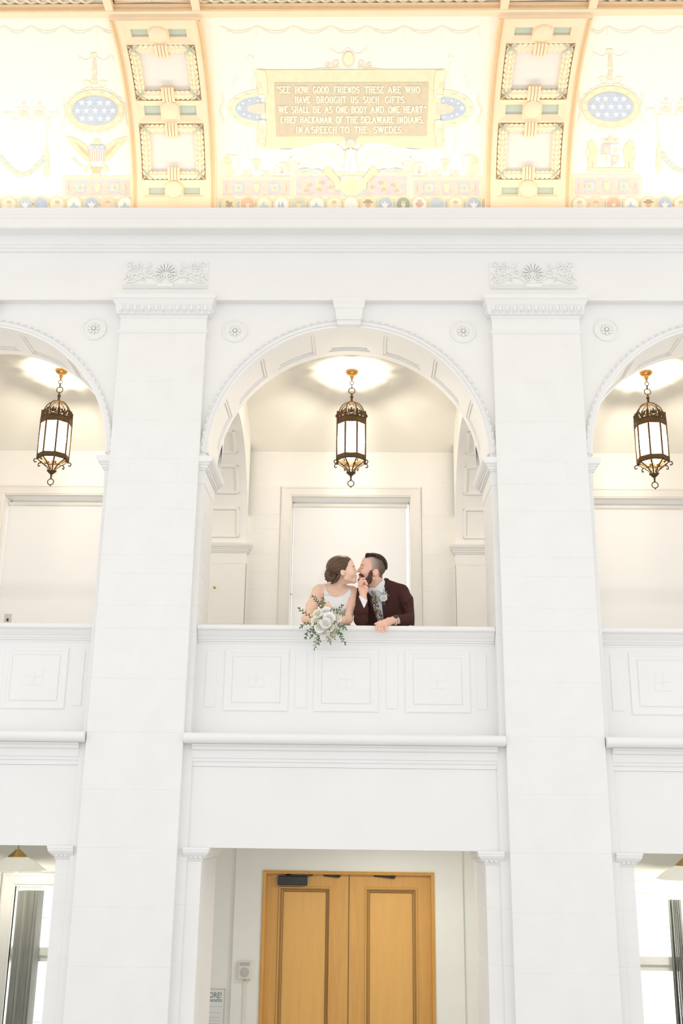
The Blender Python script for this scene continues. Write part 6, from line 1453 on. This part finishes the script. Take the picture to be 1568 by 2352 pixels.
# hand resting over the rail
g.path([HN(915, 1424, .215), HN(904, 1424.6, .195), HN(893, 1427.5, .145)], [.026, .0265, .028], .012, .01)
g.cone(HN(892, 1428.5, .14), HN(878, 1432.5, .083), .028, .019, .012); g.cone(HN(890, 1432, .12), HN(885.5, 1434, .078), .019, .015, .01); g.cone(HN(884, 1428, .11), HN(870, 1434, .075), .019, .013, .01)
for (kx, ky), (mx, my), (tx, ty), r in (((867.6, 1434.6), (864.0, 1441.6), (865.4, 1449.6), .0086), ((873.6, 1435.6), (870.6, 1444), (872, 1452.6), .0089), ((880, 1436.2), (877.4, 1445), (879.0, 1454.2), .0089), ((886.6, 1436), (884.8, 1443.4), (884.8, 1450.6), .0086)):
    g.path([HN(kx, ky, .066), HN(mx, my, .036), HN(tx, ty, .042)], [r*1.08, r, r*.84], .004, .002)
g.path([HN(880, 1428.5, .10), HN(869, 1430.6, .08), HN(861.6, 1433.2, .07)], [.012, .0105, .0082], .01, .003)
g.path([HN(834, 1378, .256), HN(829.5, 1422, .285), HN(829, 1370, .51), HN(866, 1361, .5)], .027, .01, .01); g.path([HN(915, 1424, .215), HN(949, 1422, .31), HN(922, 1364, .52), HN(868, 1361, .5)], .027, .01, .01)
body_g = g.copy(); rel(g.build('body', 'skin_g', gr), gr)
# hair, clipped sides, beard
hs = SDF((.0, .26, 4.17), (.36, .55, 4.58), .0028)
def headonly(sdf):
    sdf.ell(G(860, 1299.5), (.086, .073, .083), 0); sdf.ell(G(844, 1294), (.044, .058, .048), .03); sdf.ell(G(843, 1313), (.052, .054, .066), .03)
    for sd in (-1, 1): sdf.cone(G(856, 1329, sd*.048), G(830, 1333.5, 0), .017, .016, .02); sdf.ell(G(836, 1314, sd*.033), (.026, .024, .028), .02)
    sdf.ell(G(830, 1333), (.018, .022, .017), .012); sdf.ell(G(833, 1322), (.023, .028, .028), .015); sdf.cone(G(860, 1327, .01), P3(867, 1362, .50), .054, .062, .02); sdf.cone(G(845, 1338, 0), G(858, 1334, 0), .022, .035, .02)
headonly(hs); f_ = hs.copy(); f_.F -= .0022
f_.clip([(848, 1274), (846, 1282), (850, 1290), (853, 1298), (853.5, 1306), (855, 1312), (868, 1306), (871, 1316), (869, 1324), (876, 1328), (890, 1326), (895, 1290), (880, 1268)])
rel(f_.build('clipped_hair', 'fade', gr, 1), gr)
t_ = hs.copy(); t_.F -= .0105; t_.ell(G(852, 1277.5), (.045, .050, .020), .012); t_.ell(G(843, 1277.5), (.018, .042, .013), .01)
t_.clip([(837.5, 1280.5), (840, 1266), (860, 1262), (885, 1272), (898, 1300), (894, 1312), (886.5, 1309), (885.2, 1299), (879.5, 1287.5), (868, 1280.5), (856, 1277.8), (846, 1278.6)])
random.seed(31)
for k in range(90):
    a = random.random(); x = 840+44*a; q = t_.front(x, 1262+random.uniform(8, 18)+14*a*a*1.6, .2)
    if q: t_.ell((q.x, q.y, q.z), (.0075, .006, .0045), .003, rot=random.uniform(.1, .9)*(1 if a > .3 else -.6))
rel(t_.build('hair', 'hair_g', gr, 1), gr)
bd = hs.copy(); bd.F -= .0075
bd.ell(G(829.5, 1337), (.022, .026, .020), .012); bd.ell(G(845, 1336), (.028, .046, .016), .015)
for k in range(46):
    random.seed(k+900); a = random.uniform(0, 1); x = 826+30*a; y = 1334+6*random.random()-6*abs(a-.4); bd.ell(G(x, y, -.052*min(1, .25+a)*random.uniform(.6, 1.0)), (.006, .006, .009), .004)
bd.clip([(822, 1319.2), (826, 1317.6), (831.5, 1319.0), (834.5, 1323.5), (836.5, 1329.5), (842, 1327), (845, 1322), (847.5, 1315), (850.5, 1309.5), (853.5, 1309), (854.5, 1316), (855.2, 1324), (855, 1331), (851.5, 1339), (846, 1343), (832, 1347), (822, 1343), (821, 1330), (826.5, 1329.5), (829.5, 1325.5), (826, 1321.0), (822, 1321.5)])
random.seed(12)
for k in range(130):
    x, y = random.uniform(823, 855), random.uniform(1314, 1343); q = bd.front(x, y, .2)
    if q and q.y < .42: bd.ell((q.x, q.y+.001, q.z), (.0048, .0042, .0034), .002, rot=random.uniform(-1, 1))
rel(bd.build('beard', 'beard', gr, 0), gr)
ribbon3(onskin(body_g, [(829.6, 1297.6), (832, 1297), (836, 1299.5)]), [.0016, .0026, .0012], 'browb', 'eyebrow', gr)
ribbon3(onskin(body_g, [(830.4, 1305.2), (832.6, 1305.8), (835.4, 1304.6)]), [.0012, .0017, .001], 'lash', 'eyelash', gr)
lp = SDF(G(829, 1332)-.03, G(829, 1320)+.035, .0018); lp.ell(G(825.7, 1323.0), (.0084, .0145, .0050), 0); lp.ell(G(826, 1326.8), (.0086, .0135, .0054), 0); rel(lp.build('lips', 'lip', gr, 1), gr)
# ---- shirt and jacket
j = SDF((-.03, .06, 3.56), (.49, .80, 4.40), .0034)
j.cone(P3(884, 1347, .515), P3(921, 1357.5, .525), .056, .050, 0); j.cone(P3(872, 1352, .525), P3(828, 1367, .515), .054, .048, .03)
j.ell(P3(882, 1390, .56), (.158, .108, .15), .05); j.ell(P3(884, 1440, .63), (.150, .112, .20), .05)
sh_ = j.copy()
j.ell(P3(922, 1404, .55), (.085, .08, .14), .03)
j.path([P3(923, 1362, .52), P3(940.5, 1390, .42), P3(950.5, 1421, .315)], [.051, .051, .046], .03, .02)
j.path([P3(951.5, 1422, .31), P3(935, 1423, .26), P3(914, 1424, .215)], [.045, .042, .0375], .015, .012)
j.path([P3(828, 1367, .51), P3(828, 1398, .40), P3(828, 1423, .29)], [.055, .052, .048], .03, .02)
j.path([P3(828.5, 1423, .285), P3(830.5, 1404, .265), P3(833.5, 1375, .255)], [.047, .044, .036], .015, .012)
# cloth creases at the elbow and armpit
for pts in ([(925, 1392), (938, 1383), (946, 1372)], [(922, 1399), (936, 1392), (950, 1385)], [(922, 1412), (938, 1411), (955, 1414)], [(820, 1416), (830, 1411), (840, 1413)]):
    Q = [j.front(x, y, .1) for x, y in pts]; Q = [np.array((q.x, q.y-.002, q.z), np.float32) for q in Q if q]
    for a, b2 in zip(Q[:-1], Q[1:]): j.cone(a, b2, .004, .004, .012, 's')
VEE = [(845.5, 1335), (848.5, 1347), (852, 1357), (853.5, 1384), (866.5, 1430), (881.5, 1430), (877.5, 1392), (875.5, 1360), (876.5, 1345), (881, 1327), (890, 1312), (848, 1312)]
jf = j.copy()
j.cut(VEE, None, .56)
j.cut([(806, 1352), (822.5, 1367), (824.5, 1373), (835.8, 1397), (844.5, 1378), (846, 1366), (842, 1350)], None, .325)
j.cut([(905, 1405), (911, 1412), (917.6, 1420), (919.6, 1430), (919, 1445), (895, 1445), (895, 1405)], None, .30)
rel(j.build('jacket', 'tweed', gr, 1), gr)
# lapels and collar
lpS = jf.copy(); lpS.F -= .0075
lr = lpS.copy().clip([(880.6, 1329.5), (884, 1327), (892.5, 1328.5), (894.2, 1337), (892.8, 1347), (891, 1352.5), (884.5, 1355.5), (891, 1356.5), (891.2, 1368), (889, 1392), (883.5, 1426), (881.3, 1427), (877.6, 1392), (875.7, 1360), (876.8, 1345)], None, .55); rel(lr.build('lapel', 'tweed', gr, 1), gr)
ll_ = lpS.copy().clip([(844.5, 1345), (848.5, 1347.5), (852, 1357), (853.6, 1384), (866.3, 1428), (861, 1428), (849, 1392), (845.5, 1368)], .33, .55); rel(ll_.build('lapel', 'tweed', gr, 1), gr)
sh_.F += .012; sh_.cone(P3(862, 1350, .455), P3(868, 1362, .50), .064, .068, .02); shf = sh_.copy()
shf.F = np.maximum(shf.F, sh_.ax[2][None, None, :]-float(P3(866, 1346, .5)[2])); shf.clip([(846, 1351.5), (852, 1353), (858, 1353.5), (864, 1350.5), (873, 1342), (884, 1331), (960, 1345), (960, 1720), (790, 1720), (800, 1365)]); rel(shf.build('shirt', 'shirt', gr, 1), gr)
# collar: band round the neck with two points
cs = SDF((.05, .30, 4.05), (.30, .62, 4.36), .0028); cs.cone(P3(864, 1342, .448), P3(867, 1362, .488), .070, .080, 0)
co_ = cs.copy()
co_.clip([(881.3, 1328.5), (884, 1338), (878.5, 1362.5), (875.8, 1361.5), (860.5, 1352.2), (857, 1358.5), (851.5, 1356), (849, 1347.6), (853.2, 1350.2), (860, 1350.6), (872, 1339.5)], None, .52); rel(co_.build('shirt_collar', 'cuff', gr, 1), gr)
# tie
ts = sh_.copy(); ts.F -= .0085; ts.cone(P3(857.8, 1357.6, .385), P3(858.4, 1361, .40), .013, .010, .01)
ts.clip([(852.2, 1354.6), (857, 1353.6), (864.6, 1356.6), (862.6, 1363), (866.2, 1378), (870.4, 1394), (876.5, 1410), (882.5, 1428), (867, 1430), (859.5, 1404), (853.6, 1384), (852.4, 1366)], None, .52); rel(ts.build('tie', 'tie', gr, 1), gr)
# cuffs, watch, ring, buttons
cf = SDF((.0, .12, 4.0), (.16, .40, 4.28), .003); cf.cone(P3(832.6, 1398, .258), P3(834, 1371.5, .258), .0345, .0325, 0); cf.clip([(822, 1369), (826, 1368.6), (835, 1373.5), (845, 1379.5), (845.5, 1384), (836.2, 1399.5), (834, 1398.5), (826, 1382)]); rel(cf.build('shirt_cuff', 'cuff', gr, 1), gr)
cf = SDF((.15, .08, 3.86), (.36, .36, 4.06), .003); cf.cone(P3(921, 1424, .232), P3(908.5, 1424.6, .203), .036, .0345, 0); cf.clip([(903.5, 1414), (912, 1411), (921, 1418), (923, 1440), (909, 1440), (904, 1436.5), (908.5, 1430), (908.5, 1421)]); rel(cf.build('shirt_cuff', 'cuff', gr, 1), gr)
wa = empty('wristwatch'); wa.parent = gr; rel(wa, gr)
wc = Vector(P3(904.2, 1424.8, .196)); ax = (Vector(P3(915, 1424, .215))-Vector(P3(895, 1426.5, .155))).normalized(); e1 = ax.cross(Vector((0, 0, 1))).normalized(); e2 = ax.cross(e1).normalized()
m = MB(); N = 28; V = []; Fq = []
for k in range(N):
    a = 2*PI*k/N
    for w_, r_ in ((-.008, .0285), (.008, .0285), (.008, .0315), (-.008, .0315)): q = wc+ax*w_+(e1*math.cos(a)+e2*math.sin(a))*r_; V.append(tuple(q))
for k in range(N):
    for i in range(4): Fq.append((4*k+i, 4*k+(i+1) % 4, 4*((k+1) % N)+(i+1) % 4, 4*((k+1) % N)+i))
m.add(V, Fq); m.build('watch_strap', 'strap', wa)
def disc_on(center, nrm, r, t, name, mt, par):
    nrm = nrm.normalized(); u = nrm.orthogonal().normalized(); v = nrm.cross(u); m = MB(); V = []; Fq = []; n = 24
    for rr, hh in ((r, 0), (r, t*.8), (r*.88, t)): V += [tuple(center+u*rr*math.cos(2*PI*k/n)+v*rr*math.sin(2*PI*k/n)+nrm*hh) for k in range(n)]
    for k2 in range(2):
        for k in range(n): Fq.append((k2*n+k, k2*n+(k+1) % n, (k2+1)*n+(k+1) % n, (k2+1)*n+k))
    Fq += [tuple(range(n-1, -1, -1)), tuple(range(2*n, 3*n))]; m.add(V, Fq); return m.build(name, mt, par, smooth=40)
vw = (CAMP-wc).normalized(); up_ = (Vector((0, 0, 1))*.8+vw*1.1); up_ = (up_-ax*up_.dot(ax)).normalized()
disc_on(wc+up_*.029, up_, .0165, .008, 'watch_case', 'dial', wa); disc_on(wc+up_*.0372, up_, .0125, .0008, 'watch_face', 'closer', wa)
rq = Vector(P3(878.6, 1440.6, .050)); dr = (Vector(P3(880, 1436.2, .066))-Vector(P3(877.4, 1445, .036))).normalized(); u1 = dr.orthogonal().normalized(); u2 = dr.cross(u1)
rel(MB().tube([tuple(rq+(u1*math.cos(2*PI*k/20)+u2*math.sin(2*PI*k/20))*.0112) for k in range(20)], .0016, 6, closed=True).build('wedding_ring', 'silver', gr, smooth=True), gr)
for x, y in ((830.5, 1402), (830, 1406.5), (829, 1411)):
    q = jf.front(x, y, .1)
    if q: rel(MB().ell((q.x, q.y-.001, q.z), (.0045, .0025, .0045), 10, 6).build('sleeve_button', 'lash', gr, smooth=True), gr)
# ---- trousers and shoes below the rail
hipx = at(884, 1440, .7).x
tr_ = SDF((hipx-.25, .44, 2.86), (hipx+.25, 1.02, 3.75), .008); tr_.ell((hipx, .72, 3.66), (.165, .125, .14), 0)
for sd in (-1, 1): tr_.path([np.array((hipx+sd*.085, .72, 3.62)), np.array((hipx+sd*.10, .70, 3.28)), np.array((hipx+sd*.105, .76, 2.93))], [.095, .07, .062], .03, .02)
rel(tr_.build('trousers', 'trouser', gr), gr)
for sd in (-1, 1):
    s2 = SDF((hipx+sd*.105-.08, .48, 2.845), (hipx+sd*.105+.08, .90, 3.0), .005); s2.cone((hipx+sd*.105, .80, 2.905), (hipx+sd*.105, .60, 2.895), .045, .034, 0); s2.F = np.maximum(s2.F, 2.862-s2.ax[2][None, None, :]); rel(s2.build('shoe', 'shoe', gr), gr)
# ------------------------------------------------------------------ roses, bouquet, buttonhole
def rose_mesh(name, mt, seed):
    random.seed(seed); m = MB()
    rings = [(3, .16, .55, .15), (4, .34, .62, .35), (5, .55, .62, .62), (6, .78, .55, .95), (7, .98, .40, 1.25)]
    for n, rad, hgt, open_ in rings:
        off = random.uniform(0, 6)
        for k in range(n):
            a = off+2*PI*k/n+random.uniform(-.12, .12); w = 2*PI/n*.78; V = []; Fq = []
            for j in range(6):
                t = j/5
                for i in range(6):
                    s2 = (i/5-.5)*2; aa = a+s2*w*(.35+.65*math.sin(PI*min(1, .25+.6*t)))
                    lip = max(0, t-.72)/.28; r = rad*(.30+.70*math.sin(PI/2*t)**.8)*(1+.10*lip*open_)+.05*lip*s2*s2
                    z = -.35+ (hgt+.35)*t*(1-.18*s2*s2) - lip*open_*.16
                    V.append((r*math.cos(aa), r*math.sin(aa), z))
            for j in range(5):
                for i in range(5): q = j*6+i; Fq.append((q, q+1, q+7, q+6))
            m.add(V, Fq)
    m.ell((0, 0, -.02), (.13, .13, .3), 8, 6); m.ell((0, 0, -.18), (.62, .62, .30), 12, 8)
    me = m.mesh(name, True); me.materials.append(M[mt]); return me
ROSE = [rose_mesh('rose', 'petal', 3), rose_mesh('rose', 'petalc', 8), rose_mesh('rose', 'petal', 21)]
def put_rose(px, py, Y, r, kind, tilt, parent, name='rose'):
    o = bpy.data.objects.new(name, ROSE[kind]); COL.objects.link(o); q = at(px, py, Y); o.location = q; o.scale = (r, r, r)
    nrm = Vector(tilt).normalized(); o.rotation_euler = nrm.to_track_quat('Z', 'Y').to_euler(); o.parent = parent; return o
bq = empty('bridal_bouquet', (0, 0, 0), 'bouquet of white roses and trailing greenery held over the rail', 'bouquet')
BC = (746, 1428)
for x, y, r, k in ((755.6, 1420, 10.2, 0), (749.5, 1405.6, 10, 2), (730, 1410, 9, 1), (724.5, 1425.5, 8, 1), (772.5, 1420.5, 9, 1), (747.5, 1431, 9, 0), (734, 1441, 9, 2), (741.5, 1453.4, 11, 0), (762.5, 1453, 10.4, 1), (716, 1445, 6.5, 2), (768.5, 1441.5, 6.5, 0), (742, 1416, 6.4, 0), (763, 1408.5, 7.5, 2), (757, 1440.5, 7.5, 1), (727, 1451.5, 7, 2), (774, 1432, 6.5, 2)):
    dx, dz = (x-BC[0])/30, -(y-BC[1])/30; rr = dx*dx+dz*dz
    put_rose(x, y, -.045+.07*min(1, rr)+.004*(k == 1), r*PXM*1.2, k, (dx*.75, -1, dz*.75+.05), bq)
def leaf_geo(m, c, d, n, L, W):
    d = Vector(d).normalized(); n = Vector(n).normalized(); s = d.cross(n).normalized(); n = s.cross(d); c = Vector(c)
    V = []
    for t, w, h in ((0, .08, 0), (.25, .75, .10), (.5, 1, .12), (.75, .72, .06), (1, .04, -.08)):
        for sd in (-1, 0, 1): V.append(tuple(c+d*L*t+s*W*w*sd*.5+n*L*(h+(.07*abs(sd)))))
    Fq = []
    for k in range(4):
        for i in range(2): a = 3*k+i; Fq.append((a, a+1, a+4, a+3))
    m.add(V, Fq)
def sprig(pts, Y0, Y1, mt, parent, seed, L=6.8, step=3.0, name='leaf_sprig', flat=False):
    random.seed(seed); n = len(pts); W = [Vector(P3(x, y, Y0+(Y1-Y0)*i/(n-1))) for i, (x, y) in enumerate(pts)]
    fine = []
    for i in range(n-1):
        for k in range(8): fine.append(W[i].lerp(W[i+1], k/8))
    fine.append(W[-1])
    if flat: o = parent
    else: o = empty(name); o.parent = parent
    MB().tube([tuple(p) for p in fine], [.0016]*(len(fine)-1)+[.0006], 5).build('stem', 'twig', o, smooth=True)
    acc = 0; m = MB(); sd = 1
    for a, b2 in zip(fine[:-1], fine[1:]):
        acc += (b2-a).length
        if acc > step*PXM:
            acc = 0; sd = -sd; t = (b2-a).normalized(); side = t.cross(Vector((0, 1, 0))).normalized()*sd
            dd = t*random.uniform(.5, .9)+side*random.uniform(.6, 1)+Vector((0, random.uniform(-.5, .25), 0)); leaf_geo(m, b2, dd, Vector((random.uniform(-.6, .6), -1, random.uniform(-.2, .8))), L*PXM*random.uniform(.75, 1.15), L*PXM*.46)
    leaf_geo(m, fine[-1], fine[-1]-fine[-2], (0, -1, .3), L*PXM, L*PXM*.45)
    tag(m.build('leaves', mt, o, smooth=True), kind='stuff'); return o
SP = [([(742, 1410), (735, 1393), (728, 1382), (720, 1372)], .03, -.01, 'leaf'), ([(741, 1406), (741, 1390), (742, 1377)], .03, .02, 'leaf'), ([(738, 1404), (737, 1395), (744, 1388)], .02, 0, 'leaf2'), ([(722, 1422), (707, 1413), (697, 1406), (688, 1399.5)], .02, -.03, 'leaf'),
      ([(722, 1432), (706, 1433.5), (695, 1435), (691, 1440)], .02, -.02, 'leaf'), ([(766, 1410), (775, 1401), (785, 1393)], .02, .0, 'leaf'), ([(767, 1409), (777, 1407), (787, 1412)], .01, .0, 'leaf2'), ([(770, 1432), (781, 1435), (792, 1444)], .02, -.01, 'leaf'), ([(768, 1438), (783, 1441), (791, 1436)], .02, -.01, 'leaf2'),
      ([(770, 1442), (780, 1456), (786, 1467), (791, 1477)], .01, -.01, 'leaf'), ([(766, 1440), (774, 1452), (780, 1456)], .0, -.03, 'leaf'), ([(732, 1454), (727, 1468), (724, 1480), (722.5, 1488)], .01, .0, 'leaf2'), ([(735, 1456), (731, 1466), (732, 1476)], .01, .0, 'leaf'), ([(752, 1458), (754, 1468), (757, 1475)], .0, .0, 'leaf2'), ([(760, 1458), (766, 1465)], .0, .0, 'leaf2'),
      ([(726, 1440), (713, 1449), (704, 1453), (703, 1463)], .01, -.01, 'leaf'), ([(730, 1446), (718, 1456), (714, 1463)], .01, -.01, 'leaf'), ([(754, 1401), (758, 1400), (764, 1400)], .0, -.01, 'leaf'), ([(762, 1434), (768, 1430)], -.05, -.07, 'leaf'), ([(741, 1423.5), (737, 1420)], -.05, -.07, 'leaf'), ([(728, 1436), (724, 1433)], -.03, -.05, 'leaf'), ([(752, 1443), (755, 1447)], -.05, -.07, 'leaf2')]
for i, (pts, y0, y1, mt) in enumerate(SP): sprig(pts, y0, y1, mt, bq, i+40)
random.seed(77)
for cx_, cy_, n in ((737, 1421, 5), (763, 1431, 6), (752, 1436, 5), (728, 1433, 4), (770, 1445, 5), (735, 1402, 5)):
    w = empty('berry_cluster'); w.parent = bq
    for k in range(n): q = P3(cx_+random.uniform(-5, 5), cy_+random.uniform(-4, 4), -.045+random.uniform(-.01, .01)); MB().ell(tuple(q), (.0042, .0042, .0046), 8, 6).build('berry', 'berry', w, smooth=True)
m = MB()
for k in range(9): a = 2*PI*k/9; m.tube([tuple(P3(752+5*math.cos(a)*.6, 1392+2*math.sin(a), .118)), tuple(P3(751+4*math.cos(a), 1408, .09)), tuple(P3(748+10*math.cos(a), 1424, .035))], .0028, 5)
m.build('stems', 'leaf2', bq, smooth=True)
# buttonhole
bn = empty('boutonniere'); bn.parent = gr; rel(bn, gr); bn['label'] = 'white rose buttonhole with green sprigs'
qb = jf.front(882, 1371, .1); YBn = qb.y-.022
put_rose(880.6, 1374, YBn, 7.6*PXM, 0, (-.1, -1, .2), bn); put_rose(882.8, 1365, YBn+.006, 5.6*PXM, 2, (.1, -1, .4), bn)
for i, (pts, mt) in enumerate((([(880, 1370), (878.5, 1360), (879, 1353)], 'leaf2'), ([(883, 1366), (887, 1360)], 'leaf2'), ([(884, 1374), (891, 1369)], 'leaf2'), ([(876, 1376), (869.5, 1379)], 'leaf2'), ([(881, 1378), (881, 1383), (882, 1386)], 'leaf2'), ([(884, 1378), (888, 1377)], 'leaf'))): 
    o = sprig(pts, YBn+.004, YBn-.002, mt, bn, 300+i, L=4.2, step=2.4, flat=True)
